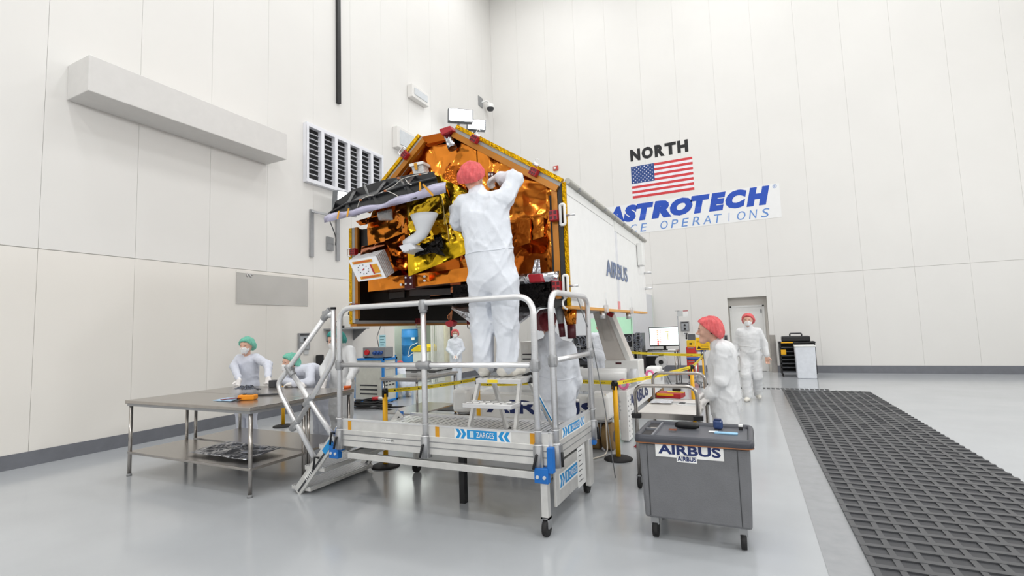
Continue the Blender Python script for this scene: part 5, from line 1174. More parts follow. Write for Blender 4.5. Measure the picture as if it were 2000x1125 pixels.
# ------------------------------------------------------------------ yellow stanchions and belts
def stanchion_parts():
    t = thing('stanchion', 'x', 'stanchion', (0, 0, 0))
    MB().lathe([(0, 0), (.175, 0), (.175, .012), (.15, .026), (.05, .036), (0, .04)], n=32).build('base', m_rubber, t)
    MB().cyl((0, 0, .03), (0, 0, .9), .031, n=18).build('post', m_yellow, t)
    h = MB().cyl((0, 0, .9), (0, 0, .965), .034, n=18).build('belt_head', m_black, t)
    for k in range(4):
        a = k*math.pi/2; MB().box((.036*math.cos(a), .036*math.sin(a), .9), (.012, .022, .09), (0, 0, a)).build('slot_clip', m_black, h)
    return t
SP = dict(A=(-1.56, 6.1), B=(-4.19, 4.88), C=(-.89, 8.53), D=(-3.68, 6.34), E=tuple(PZ(553, 833)[:2]), F=(-3.19, 13.31), G=(-.95, 11.6))
lab = dict(A='yellow belt stanchion on a black base beside the brown dolly wheels', B='yellow belt stanchion behind the platform stairs, belt to the stool side', C='yellow belt stanchion behind the push cart handles', D='yellow belt stanchion behind the step stool, by the dolly front beam',
           E='yellow belt stanchion standing behind the steel tables', F='yellow belt stanchion far back before the equipment racks', G='yellow belt stanchion beside the yellow warning sign')
s0 = stanchion_parts(); first = True; STN = {}
for k, (x, y) in SP.items():
    o = s0 if first else copy_tree(s0); first = False; o.location = (x, y, 0); o['label'] = lab[k]; o['group'] = 'yellow belt stanchions'; STN[k] = o
def belt(a, b, label, za=.93, zb_=.93, w_=.05, nlab=3, sag=.02, lettered=True):
    a, b = V3((a[0], a[1], za)), V3((b[0], b[1], zb_)); d = (b-a); L = d.length; d.normalize(); a = a+d*.045; b = b-d*.045; L = (b-a).length
    t = thing('barrier_belt', label, 'belt', ((a+b)/2), group='yellow barrier belts'); n = 14; vs = []
    for i in range(n+1):
        u = i/n; p = a.lerp(b, u)-Vector((0, 0, sag*4*u*(1-u))); vs += [p-Vector((0, 0, w_/2)), p+Vector((0, 0, w_/2))]
    bm_ = MB(); bm_.add(vs, [(2*i, 2*i+2, 2*i+3, 2*i+1) for i in range(n)]); o = bm_.build('webbing', m_tape, t); md = o.modifiers.new('s', 'SOLIDIFY'); md.thickness = .003; md.offset = 0
    xd = Vector((d.x, d.y, 0)).normalized(); nn = xd.cross(Vector((0, 0, 1)))
    if nn.dot(CAM-a) < 0: xd = -xd; nn = -nn; a, b = b, a
    if lettered:
        for k in range(nlab):
            u = (k+.35)/nlab; p = a.lerp(b, u)-Vector((0, 0, sag*4*u*(1-u)+w_*.17))+nn*.0025
            dd = (b-a).normalized(); up_ = nn.cross(dd)
            MB().add([p-dd*.05, p-dd*.015, p-dd*.0325+up_*w_*.42], [(0, 1, 2)]).build('triangle_mark', m_ink, o)
            text('belt_lettering', 'ESD PROTECTED AREA', m_ink, o, p, dd, up_, height=w_*.34, width=min(.34, L/nlab*.55), depth=.0006)
    return t
belt(SP['B'], SP['D'], 'yellow ESD belt stretched behind the platform to the step stool side', nlab=4)
belt((-3.68, 6.30), (-2.55, 6.22), 'yellow ESD belt crossing before the dolly front beam', za=.86, zb_=.93, nlab=2)
belt((-3.68, 6.42), (-1.56, 6.18), 'upper yellow ESD belt seen between the stool legs', za=.96, zb_=.93, nlab=3, sag=.01)
belt(SP['A'], SP['C'], 'yellow ESD belt from the wheel side stanchion to the push cart', nlab=4)
belt(SP['F'], SP['G'], 'yellow ESD belt stretched in front of the computer desk', nlab=3, w_=.06)
belt(SP['F'], (-5.4, 12.2), 'yellow ESD belt far back in front of the racks', nlab=2, w_=.05)
belt(SP['C'], SP['G'], 'yellow ESD belt running back from the push cart to the sign', nlab=3)
# ------------------------------------------------------------------ white dolly under the satellite
DY0 = 6.55; dxl, dxr = -4.0, -1.72
dl = thing('satellite_dolly', 'white steel transport dolly with lettered beams and brown twin wheels', 'dolly', (-2.8, 9, 0))
o = MB().bb((dxl+.1, DY0, .3), (dxr-.1, DY0+.3, .68)).build('front_beam', m_white_gloss, dl, bevel=.02)
a = PY(950, 803, DY0); b = PY(1168, 807, DY0)
text('logo_lettering', 'AIRBUS', m_navy, o, (a.x, DY0, .41), (1, 0, 0), UZ, height=.2, width=b.x-a.x, bold=.032, depth=.004)
for x, nm in ((dxr, 'right'), (dxl, 'left')):
    o = MB().bb((x-.14, DY0+.5, .3), (x, 11.0, .66)).build('side_beam', m_white_gloss, dl, bevel=.015)
    if nm == 'right':
        ta, tb = PX(1232, 778, x), PX(1263, 760, x)
        text('logo_lettering', 'AIRBUS', m_navy, o, (x+.001, ta.y-.1, .38), (0, 1, 0), UZ, height=.2, width=tb.y-ta.y+.2, bold=.032, depth=.004)
        b = MB()
        for k in range(3): b.bb((x, ta.y-.85, .56-k*.06), (x+.002, ta.y-.35, .575-k*.06))
        b.build('small_print', m_grey, o)
        hb = MB().bb((x-.02, DY0+.45, .02), (x+.1, DY0+.7, .72)).build('corner_post', m_white_gloss, dl, bevel=.01)
        b = MB()
        for k in range(9):
            for yy in (DY0+.5, DY0+.65): b.box((x+.101, yy, .08+k*.07), (.004, .02, .02))
        b.build('bolt_holes', m_dark, hb, kind='stuff')
        for yy, zz in ((DY0+.56, .8), (9.2, .74)): MB().tube([(x+.03+.06*math.cos(t_), yy, zz+.06*math.sin(t_)) for t_ in [k*math.pi/8 for k in range(16)]], .022, 8, closed=True).build('lifting_ring', cm('ring_pink', 244, 130, 176, .5), dl)
for (x, y) in ((dxr-.15, DY0-.1), (dxl-.06, DY0-.02), (dxr-.15, 10.6), (dxl+.12, 10.6)):
    c = MB().bb((x-.15, y-.1, .4), (x+.15, y+.28, .76)).build('castor_housing', m_white_gloss, dl, bevel=.06, seg=3)
    MB().cyl((x, y+.09, .37), (x, y+.09, .4), .14, n=20).bb((x-.012, y, .18), (x+.012, y+.18, .38)).build('swivel_plate', m_alu_cast, c)
    for sx in (-.09, .09):
        wv = MB().lathe([(.06, -.07), (.165, -.07), (.18, -.05), (.18, .05), (.165, .07), (.06, .07)], (x+sx, y+.09, .18), 28, 'x').build('wheel', cm('wheel_brown', 136, 108, 66, .6, var=.1), c)
        MB().cyl((x+sx-.073, y+.09, .18), (x+sx+.073, y+.09, .18), .075, n=18).build('hub', m_dark, wv)
MB().tube([(dxl+.1, 7.9, .86), (dxr-.1, 7.9, .86)], .1, 18).build('cross_tube', m_white_gloss, dl)
MB().bb((dxl+.1, 8.05, .55), (dxr-.1, 8.2, .68)).build('cross_beam', m_white_gloss, dl, bevel=.01)
MB().bb((dxl+.1, 10.4, .4), (dxr-.1, 10.7, .6)).build('cross_beam', m_white_gloss, dl, bevel=.01)
# sloping arm carrying the satellite
ay = 8.25
A = [PY(1157, 609, ay), PY(1192, 610, ay), PY(1234, 708, ay), PY(1184, 705, ay)]
o = MB().prism(A, (0, .3, 0)).build('sloping_arm', cm('arm_pale', 214, 208, 202, .45, var=.02), dl, bevel=.01)
e = Vector((0, -.008, 0)); MB().prism([A[0]*.2+A[1]*.8+e, A[1]+e, A[2]+e, A[2]*.8+A[3]*.2+e], (0, .006, 0)).build('edge_strip', m_white, o)
MB().prism([A[0].lerp(A[3], .12).lerp(A[1].lerp(A[2], .12), .22)+e, A[0].lerp(A[3], .12).lerp(A[1].lerp(A[2], .12), .62)+e, A[0].lerp(A[3], .58).lerp(A[1].lerp(A[2], .58), .62)+e, A[0].lerp(A[3], .58).lerp(A[1].lerp(A[2], .58), .22)+e], (0, .004, 0)).build('cover_patch', cm('arm_patch', 205, 200, 194, .6), o)
p = PY(1213, 725, ay); fb = MB().bb((A[3].x-.02, ay-.05, .74), (A[2].x+.12, ay+.4, PY(1210, 706, ay).z+.02)).build('arm_foot', m_white_gloss, dl, bevel=.015)
p = PY(1208, 710, ay-.05); MB().bb((p.x-.05, ay-.055, p.z-.012), (p.x+.05, ay-.05, p.z+.018)).build('warning_plate', m_darkred, fb)
MB().cyl(PY(1245, 735, 8.0), PY(1232, 735, 8.0), .12, n=20).build('motor_drum', m_satin, dl)
MB().cyl((A[0].x+.1, ay+.15, A[0].z-.02), (A[0].x+.1, ay+.15, A[0].z+.12), .07, n=14).build('arm_pivot', m_alu_cast, dl)
# long plate joining arm and satellite underside
MB().bb((A[0].x-.2, 7.0, A[0].z-.02), (A[1].x+.1, 8.6, A[0].z+.06)).build('interface_plate', m_alu_cast, dl)
p = PY(1172, 612, ay-.1); k = MB().box(PY(1192, 614, ay-.12), (.1, .05, .07), (0, .5, 0)).build('red_guard', m_red, dl)
# ------------------------------------------------------------------ push cart by the man in profile
CZ = .75; cx0, cx1, cy0, cy1 = -1.1, -.5, 5.14, 6.14
pc = thing('push_cart', 'steel push cart with two looped handles, papers and a red binder on it', 'cart', ((cx0+cx1)/2, (cy0+cy1)/2, 0))
o = MB().bb((cx0, cy0, CZ-.045), (cx1, cy1, CZ)).build('upper_tray', cm('tray_white', 226, 222, 216, .35), pc, bevel=.006)
for ya_ in (cy0-.012, cy1): MB().bb((cx0-.005, ya_, CZ-.055), (cx1+.005, ya_+.012, CZ+.004)).build('tray_edge', m_steel, o)
MB().bb((cx0, cy0, .2), (cx1, cy1, .24)).build('lower_tray', m_steel, pc, bevel=.006)
for y, zt in ((cy0-.02, 1.03), (cy1+.02, 1.06)):
    o = MB().tube(rounded([(cx0+.0, y, .12), (cx0+.0, y, zt), (cx1-.0, y, zt), (cx1-.0, y, .12)], .1, 7), .019, 12).build('handle_frame', m_steel, pc)
    for x in (cx0, cx1):
        MB().box((x, y, CZ-.025), (.09, .05, .05)).build('corner_clamp', m_black, o, bevel=.006)
        MB().cyl((x-.015, y, .06), (x+.015, y, .06), .06, n=18).build('castor', m_rubber, o)
        MB().bb((x-.025, y-.02, .06), (x-.017, y+.02, .13)).bb((x+.017, y-.02, .06), (x+.025, y+.02, .13)).bb((x-.025, y-.02, .12), (x+.025, y+.02, .13)).build('castor_fork', m_alu_cast, o)
# on the cart
p = PZ(1308, 778, CZ); t = thing('binder', 'red binder with yellow tags lying on the push cart', 'binder', (p.x, p.y, CZ))
R = Matrix.Rotation(math.radians(-8), 3, 'Z')
MB().box((p.x, p.y+.1, CZ+.03), (.3, .22, .06), R).build('cover', cm('binder_red', 186, 30, 40, .45), t, bevel=.008)
MB().box((p.x+.06, p.y+.1, CZ+.064), (.2, .06, .006), R).build('tag', m_tape, t); MB().box((p.x-.05, p.y-.012, CZ+.045), (.2, .006, .028), R).build('tag', m_yellow, t)
MB().box((p.x+.06, p.y+.21, CZ+.08), (.1, .06, .04), R).build('clip', m_black, t, bevel=.01)
for x_, y_, w_, h_, lb in ((1320, 787, .22, .16, 'white paper pad on the push cart beside the red binder'), (1347, 790, .24, .17, 'white printed sheet near the edge of the push cart')):
    p = PZ(x_, y_, CZ); t = thing('paper_sheet', lb, 'paper', (p.x, p.y, CZ))
    MB().box((p.x, p.y, CZ+.004), (w_, h_, .006), (0, 0, -.08)).build('sheet', m_paper, t)
    b = MB()
    for k in range(5): b.box((p.x, p.y+.05-k*.025, CZ+.0075), (w_*.7, .006, .001), (0, 0, -.08))
    b.build('print', m_grey, t)
p = PZ(1292, 788, CZ); o = sheet('plastic_bag', (p+Vector((-.12, .1, .02)), p+Vector((.12, .1, .03)), p+Vector((.12, -.08, .02)), p+Vector((-.12, -.08, .02))), 14, 10, .03, 61, cm('clear_bag', 222, 224, 228, .15, bump=.5, bscale=30), None, freq=10, thick=.003)
tag(o, 'crumpled clear plastic bag on the push cart', 'bag')
# ------------------------------------------------------------------ grey crate trolley
KZ = .8; kx0, kx1, ky0, ky1 = -.86, -.035, 3.93, 4.52
kt = thing('crate_trolley', 'grey box trolley with a dark tray lid and two logo stickers', 'trolley', ((kx0+kx1)/2, (ky0+ky1)/2, 0))
m_crate = cm('crate_grey', 112, 113, 116, .6, var=.05, bump=.15, bscale=120); m_lid = cm('lid_grey', 88, 90, 96, .4, var=.04)
bo = MB().add([(kx0+.035, ky0+.03, .16), (kx1-.035, ky0+.03, .16), (kx1-.035, ky1-.03, .16), (kx0+.035, ky1-.03, .16), (kx0+.015, ky0+.015, KZ-.07), (kx1-.015, ky0+.015, KZ-.07), (kx1-.015, ky1-.015, KZ-.07), (kx0+.015, ky1-.015, KZ-.07)], [(3, 2, 1, 0), (4, 5, 6, 7), (0, 1, 5, 4), (1, 2, 6, 5), (2, 3, 7, 6), (3, 0, 4, 7)]).build('box', m_crate, kt, bevel=.02)
for x in (kx0+.08, kx1-.1): MB().add([(x-.003, ky0+.027, .18), (x+.003, ky0+.027, .18), (x+.003, ky0+.0125, KZ-.08), (x-.003, ky0+.0125, KZ-.08)], [(0, 1, 2, 3)]).build('seam', m_dark, bo)
def rrect(x0, x1, y0, y1, r, z, n=6):
    out = []
    for cx, cy, a0 in ((x1-r, y1-r, 0), (x0+r, y1-r, math.pi/2), (x0+r, y0+r, math.pi), (x1-r, y0+r, 1.5*math.pi)):
        out += [Vector((cx+r*math.cos(a0+math.pi/2*k/n), cy+r*math.sin(a0+math.pi/2*k/n), z)) for k in range(n+1)]
    return out
ld = MB().prism(rrect(kx0, kx1, ky0, ky1, .05, KZ-.07), (0, 0, .045)).build('lid', m_lid, kt, bevel=.006)
L0 = [rrect(kx0-.012, kx1+.012, ky0-.012, ky1+.012, .055, KZ-.06), rrect(kx0-.016, kx1+.016, ky0-.016, ky1+.016, .058, KZ-.04), rrect(kx0-.012, kx1+.012, ky0-.012, ky1+.012, .055, KZ-.012), rrect(kx0, kx1, ky0, ky1, .05, KZ), rrect(kx0+.022, kx1-.022, ky0+.022, ky1-.022, .035, KZ-.004), rrect(kx0+.03, kx1-.03, ky0+.03, ky1-.03, .03, KZ-.0245)]
nr = len(L0[0]); b = MB(); b.add([p for r in L0 for p in r], [(i*nr+k, i*nr+(k+1) % nr, (i+1)*nr+(k+1) % nr, (i+1)*nr+k) for i in range(5) for k in range(nr)], True)
b.build('lid_rim', cm('lid_rim_dark', 62, 64, 72, .35), ld)
L0 = [rrect(kx0-.0145, kx1+.0145, ky0-.0145, ky1+.0145, .057, KZ-.064), rrect(kx0-.0145, kx1+.0145, ky0-.0145, ky1+.0145, .057, KZ-.056)]
b = MB(); b.add(L0[0]+L0[1], [(k, (k+1) % nr, nr+(k+1) % nr, nr+k) for k in range(nr)], True); b.build('lid_stripe', cm('stripe_copper', 150, 96, 56, .5), ld)
MB().bb((kx0+.115, ky0+.03, KZ-.025), (kx0+.13, ky1-.03, KZ-.006)).bb((kx0+.03, (ky0+ky1)/2-.012, KZ-.025), (kx0+.115, (ky0+ky1)/2+.012, KZ-.008)).build('tray_divider', cm('divider_grey', 120, 122, 128, .35), ld)
for y in (ky0+.03, (ky0+ky1)/2+.015): MB().bb((kx0+.03, y, KZ-.026), (kx0+.112, y+.24, KZ-.02)).build('tray_pocket', m_black, ld)
for x in (kx0+.1, kx1-.1):
    for y in (ky0+.1, ky1-.1):
        o = MB().bb((x-.03, y-.03, .1), (x+.03, y+.03, .165)).build('castor_fork', m_alu_cast, kt)
        MB().cyl((x-.02, y, .06), (x+.02, y, .06), .06, n=18).build('castor', m_rubber, o)
def crate_sticker(px0, py0, px1, py1, h):
    yy = ky0+.012; a = PY(px0, py0, yy); c = PY(px1, py1, yy); sl = (.015/(KZ-.23))
    W = c.x-a.x; zt_, zb_ = a.z, a.z-h; f = lambda z: ky0+.0115+(KZ-.07-z)*.0265-.0015
    o = MB().add([(a.x, f(zb_), zb_), (a.x+W, f(zb_), zb_), (a.x+W, f(zt_), zt_), (a.x, f(zt_), zt_)], [(0, 1, 2, 3)]).build('sticker', m_paper, bo)
    text('logo_lettering', 'AIRBUS', m_navy, o, (a.x+W*.04, f(zb_)-.0005, zb_+h*.18), (1, 0, 0), (0, -.0265, 1), height=h*.64, width=W*.92, bold=.035, depth=.001)
crate_sticker(1279, 861, 1412, 868, .115); crate_sticker(1321, 888, 1361, 891, .055)
LZ = KZ-.025
p = PZ(1341, 838, LZ); MB().tube([p+Vector((-.09, 0, .03)), p+Vector((-.06, 0, .032)), p+Vector((.0, 0, .033)), p+Vector((.07, .0, .03)), p+Vector((.1, .0, .028))], .03, 14, rs=[.018, .03, .032, .028, .016]).build('glasses_case', m_black, None, label='black rounded case lying on the grey trolley lid', cat='case')
p = PZ(1314, 843, LZ); o = sheet('brown_strap', (p+Vector((-.03, .02, .02)), p+Vector((.03, .02, .02)), p+Vector((.03, -.02, .015)), p+Vector((-.03, -.02, .015))), 6, 5, .012, 63, cm('strap_brown', 120, 62, 34, .6), None, freq=20, thick=.003)
tag(o, 'small brown strap beside the black case on the trolley lid', 'strap')
p = PZ(1403, 838, LZ); t = thing('blue_box', 'glossy blue rounded box standing on the grey trolley lid', 'box', (p.x, p.y, LZ))
MB().box((p.x, p.y, LZ+.04), (.075, .06, .08)).build('body', cm('box_blue', 54, 74, 120, .2), t, bevel=.02, seg=3); MB().box((p.x, p.y-.005, LZ+.081), (.055, .045, .006)).build('lid', cm('box_blue_dark', 36, 50, 92, .3), t, bevel=.002)
p = PZ(1447, 840, LZ); t = thing('small_box', 'tiny black and white box in the lid corner of the grey trolley', 'box', (p.x, p.y, LZ))
MB().box((p.x, p.y, LZ+.014), (.03, .03, .028)).build('base', m_black, t); MB().box((p.x, p.y, LZ+.035), (.032, .032, .014)).build('cap', m_paper, t)
p = PZ(1280, 837, LZ); MB().box((p.x, p.y, LZ+.004), (.075, .02, .008)).build('label_strip', cm('strip_tan', 196, 188, 176, .5), None, label='short pale strip stuck on the grey trolley lid', cat='strip')
p = PZ(1410, 847, LZ); t = thing('folded_mask', 'pale blue folded face mask lying on the grey trolley lid', 'face mask', (p.x, p.y, LZ))
MB().box((p.x+.03, p.y, LZ+.006), (.17, .05, .012), (0, 0, -.05)).build('pleats', cm('mask_blue', 150, 196, 226, .7), t, bevel=.004)
for k in (0, 1): MB().tube(rounded([(p.x-.05, p.y-.01+.02*k, LZ+.01), (p.x-.1, p.y+.01, LZ+.01), (p.x-.09, p.y+.035*k, LZ+.008), (p.x-.03, p.y+.03, LZ+.01)], .03), .003, 6).build('ear_loop', m_paper, t)
# ------------------------------------------------------------------ far table with flight cases
steel_table('steel_table', 'small steel side table carrying silver cases behind the platform rail', -6.15, -5.3, 7.02, 8.35, .85, .22)
def flight_case(x, y, z, sx, sy, h, lb):
    t = thing('flight_case', lb, 'case', (x, y, z), group='silver flight cases')
    o = MB().bb((x-sx/2, y-sy/2, z), (x+sx/2, y+sy/2, z+h)).build('shell', cm('case_silver', 196, 198, 200, .35, .6), t, bevel=.006)
    for zz in (z+.012, z+h*.6, z+h-.012): MB().bb((x-sx/2-.004, y-sy/2-.004, zz-.01), (x+sx/2+.004, y+sy/2+.004, zz+.01)).build('edge_band', m_black if zz > z+.03 and zz < z+h-.02 else m_alu, o)
    for sx_ in (-.25, .25): MB().bb((x+sx/2, y+sx_*sy-.03, z+h*.5), (x+sx/2+.014, y+sx_*sy+.03, z+h*.75)).build('latch', m_dark, o)
    MB().tube(rounded([(x-.06, y-sy/2, z+h*.4), (x-.06, y-sy/2-.03, z+h*.4), (x+.06, y-sy/2-.03, z+h*.4), (x+.06, y-sy/2, z+h*.4)], .02), .008, 8).build('handle', m_black, o)
p = PZ(815, 729, .85)
flight_case(-5.8, 7.75, .85, .42, .3, .12, 'lower silver flight case on the small steel side table'); flight_case(-5.42, 7.9, .85, .22, .5, .11, 'long silver flight case beside the stacked ones on the side table'); flight_case(-5.81, 7.75, .97, .4, .28, .1, 'upper silver flight case stacked on another on the side table')
p = V3((-5.4, 8.2, .85))
# ------------------------------------------------------------------ power cabinet with box on top
ax0, ax1, ay0, ay1, ah = -8.8, -7.86, 9.1, 9.62, 1.06
pcab = thing('power_cabinet', 'pale grey power cabinet with a bright blue frame by the wall', 'cabinet', ((ax0+ax1)/2, (ay0+ay1)/2, 0))
m_cb = cm('cabinet_grey', 206, 206, 196, .5); m_cblue = cm('cabinet_blue', 34, 128, 206, .4)
MB().bb((ax0+.02, ay0+.02, .04), (ax1-.02, ay1-.02, ah-.02)).build('body', m_cb, pcab)
for a, b in (((ax0, ay0, .02), (ax0+.05, ay0+.05, ah)), ((ax1-.05, ay0, .02), (ax1, ay0+.05, ah)), ((ax0, ay1-.05, .02), (ax0+.05, ay1, ah)), ((ax1-.05, ay1-.05, .02), (ax1, ay1, ah)), ((ax0, ay0, ah-.05), (ax1, ay0+.05, ah)), ((ax0, ay0, .02), (ax1, ay0+.05, .07)), ((ax1-.05, ay0, ah-.05), (ax1, ay1, ah)), ((ax1-.05, ay0, .02), (ax1, ay1, .07)), ((ax0, ay0, ah-.005), (ax1, ay1, ah))): MB().bb(a, b).build('frame_bar', m_cblue, pcab)
for k in range(3): MB().bb((ax0+.2, ay0+.012, .2+k*.1), (ax1-.2, ay0+.02, .23+k*.1)).build('vent_slot', m_dark, pcab)
for k in range(2):
    for j in range(3): MB().bb((ax1-.02, ay0+.1+j*.12, .4+k*.08), (ax1-.012, ay0+.18+j*.12, .43+k*.08)).build('vent_slot', m_dark, pcab)
o = MB().bb((ax1-.02, ay0+.1, ah-.25), (ax1+.005, ay1-.1, ah-.1)).build('control_panel', m_white, pcab)
MB().bb((ax1+.005, ay0+.2, ah-.2), (ax1+.008, ay0+.38, ah-.16)).build('display_strip', m_red, o)
for x in (ax0+.1, ax1-.1):
    for y in (ay0+.1, ay1-.1): MB().cyl((x, y, 0), (x, y, .04), .03, n=10).build('foot', m_black, pcab)
db = thing('distribution_box', 'grey distribution box with a big red button on the power cabinet', 'switch box', (ax0+.5, ay0+.3, ah))
MB().bb((ax0+.22, ay0+.1, ah+.02), (ax0+.92, ay0+.4, ah+.26)).build('housing', m_grey, db, bevel=.008)
MB().cyl((ax0+.38, ay0+.1, ah+.14), (ax0+.38, ay0+.04, ah+.14), .065, n=18).build('red_button', cm('button_red', 206, 30, 40, .4), db)
for k in range(3): MB().cyl((ax0+.62+k*.1, ay0+.1, ah+.14), (ax0+.62+k*.1, ay0+.03, ah+.12), .04, n=12).build('blue_socket', cm('socket_blue', 40, 80, 150, .4), db)
for x in (ax0+.27, ax0+.87): MB().bb((x-.02, ay0+.12, ah), (x+.02, ay0+.38, ah+.02)).build('foot', m_black, db)
MB().tube(rounded([(ax0+.6, ay0+.25, ah+.26), (ax0+.4, ay0+.4, ah+.5), (ax0+.0, ay0+1.2, 2.2), (ax0-.05, ay0+1.3, 3.0)], .1), .01, 6).build('hanging_cable', m_dark, None, label='thin cable rising from the distribution box towards the wall', cat='cable')
# heap of black cables and red plugs on the floor
rr = random.Random(5); ccx, ccy = -7.85, 8.6
cc = thing('cable_coil', 'tangled coil of black power cables with red plugs on the floor', 'cable', (ccx, ccy, 0))
for k in range(9):
    r0 = rr.uniform(.2, .42); ex = rr.uniform(.6, 1); ox, oy = rr.uniform(-.12, .12), rr.uniform(-.1, .1)
    MB().tube([(ccx+ox+r0*1.3*math.cos(t_), ccy+oy+r0*ex*math.sin(t_), .022+.014*k+.012*math.sin(3*t_+k)) for t_ in [j*math.pi/14 for j in range(28)]], .017, 6, closed=True).build('loop', m_rubber, cc)
for x, y in ((-.45, -.2), (.1, .12)):
    o = MB().cyl((ccx+x-.1, ccy+y, .17), (ccx+x+.05, ccy+y+.03, .18), .04, n=12).build('red_plug', cm('plug_red', 196, 40, 48, .4), cc); MB().cyl((ccx+x+.05, ccy+y+.03, .18), (ccx+x+.16, ccy+y+.05, .18), .035, n=12).build('plug_body', m_white, o)
MB().tube(rounded([(ccx+.5, ccy, .02), (ccx+1.0, ccy+.2, .02), (ccx+1.3, ccy-.05, .02), (ccx+.9, ccy-.3, .02), (ccx+.3, ccy-.25, .03)], .3), .016, 6).build('loose_end', m_rubber, cc)
# ------------------------------------------------------------------ drums and tote in the alcove
def drum(x, y, z, lb):
    t = thing('drum', lb, 'drum', (x, y, z), group='blue plastic drums'); m_ = cm('drum_blue', 44, 128, 196, .4, var=.06)
    MB().lathe([(0, 0), (.27, 0), (.285, .02), (.29, .3), (.3, .31), (.29, .33), (.29, .58), (.3, .6), (.29, .62), (.285, .84), (.27, .86)], (x, y, z), 28).build('shell', m_, t)
    MB().lathe([(.285, .86), (.29, .88), (.275, .885), (.26, .865), (0, .865)], (x, y, z), 28).build('lid', m_, t)
    for a in (.9, 2.6): MB().cyl((x+.17*math.cos(a), y+.17*math.sin(a), z+.86), (x+.17*math.cos(a), y+.17*math.sin(a), z+.885), .035, n=12).build('bung', m_, t)
    return t
p = PZ(802, 741); dxx, dyy = p.x, p.y
t = drum(dxx, dyy, .0, 'lower blue drum standing under another drum'); t = drum(dxx, dyy, .885, 'upper blue drum with a white label, stacked on another')
cvec = (CAM-V3((dxx, dyy, 1.3))); cvec.z = 0; cvec.normalize(); pl_ = V3((dxx, dyy, 1.43))+cvec*.292+Vector((cvec.y, -cvec.x, 0))*-.1
MB().box(pl_, (.11, .012, .09), Matrix.Rotation(math.atan2(cvec.y, cvec.x)+math.pi/2, 3, 'Z')).build('label', m_paper, t)
p = PZ(776, 742); drum(p.x-.1, p.y-.35, .0, 'separate blue drum left of the stacked pair')
p = PZ(776, 742); o = sheet('drum_cover', (V3((p.x-.33, p.y-.12, .94)), V3((p.x+.13, p.y-.12, .95)), V3((p.x+.13, p.y-.56, .94)), V3((p.x-.33, p.y-.56, .94))), 12, 10, .04, 71, m_bub, None, freq=8, thick=.003)
tag(o, 'crumpled clear film covering the separate blue drum', 'film')
p = PZ(825, 742); tx, ty = p.x+.3, p.y-.22; tt = thing('waste_tote', 'white waste tote with a yellow lid by the strip curtain', 'bin', (tx, ty, 0))
MB().box((tx, ty, .5), (.62, .5, 1.0), taper=1.08).build('bin', m_white, tt, bevel=.03)
MB().prism([(tx-.36, ty-.3, 1.0), (tx+.36, ty-.3, 1.0), (tx+.36, ty-.3, 1.14), (tx+.2, ty-.3, 1.24), (tx-.1, ty-.3, 1.2), (tx-.36, ty-.3, 1.08)], (0, .56, 0)).build('lid', cm('lid_yellow', 238, 206, 40, .45), tt, bevel=.02)
MB().tube(rounded([(tx-.3, ty-.3, .95), (tx-.45, ty-.4, .8), (tx-.3, ty-.42, 1.2), (tx-.05, ty-.35, 1.3)], .1), .012, 6).build('hose', m_white, tt)
# cable ramp and yellow bag on the floor
p = PZ(882, 797); o = thing('floor_mat', 'black studded floor mat with a yellow edge', 'mat', (p.x, p.y, 0))
MB().bb((p.x-.5, p.y-.35, 0), (p.x+.5, p.y+.2, .012)).build('pad', m_rubber, o); MB().bb((p.x-.5, p.y+.2, 0), (p.x+.5, p.y+.28, .014)).build('edge', m_yellow, o)
p = PZ(893, 809)+Vector((.22, 0, 0)); o = sheet('yellow_bag', (p+Vector((-.22, .12, .12)), p+Vector((.16, .12, .14)), p+Vector((.18, -.1, .05)), p+Vector((-.22, -.1, .05))), 16, 12, .07, 72, cm('bag_yellow', 214, 164, 50, .35, bump=.4, bscale=20), None, freq=7, thick=.004, sag=.05)
tag(o, 'crumpled yellow plastic bag on the floor behind the deck', 'bag')
# white rope and red cables on the floor by the wheels
p = PZ(1180, 905); MB().tube(rounded([(-1.76, 6.38, .76), (-1.77, 6.36, .5), (-1.75, 6.3, .2), (-1.72, 6.2, .02), (-1.85, 6.0, .012), (-1.9, 5.85, .012)], .15), .009, 6).build('rope', cm('rope_white', 226, 218, 204, .7), None, label='white rope hanging down the dolly castor to the floor', cat='rope')
m_rc = cm('cable_red', 200, 40, 60, .5)
rcb = thing('red_cable', 'red cable lying in loops on the floor behind the yellow stanchion', 'cable', (-1.2, 6.9, 0))
for k in range(3): MB().tube(rounded([(-1.5, 6.9+.1*k, .012), (-1.1, 7.0-.15*k, .012), (-.9, 6.8+.2*k, .012), (-1.3, 6.6+.12*k, .012), (-1.5, 6.75+.05*k, .012)], .25), .009, 6).build('loop', m_rc, rcb)
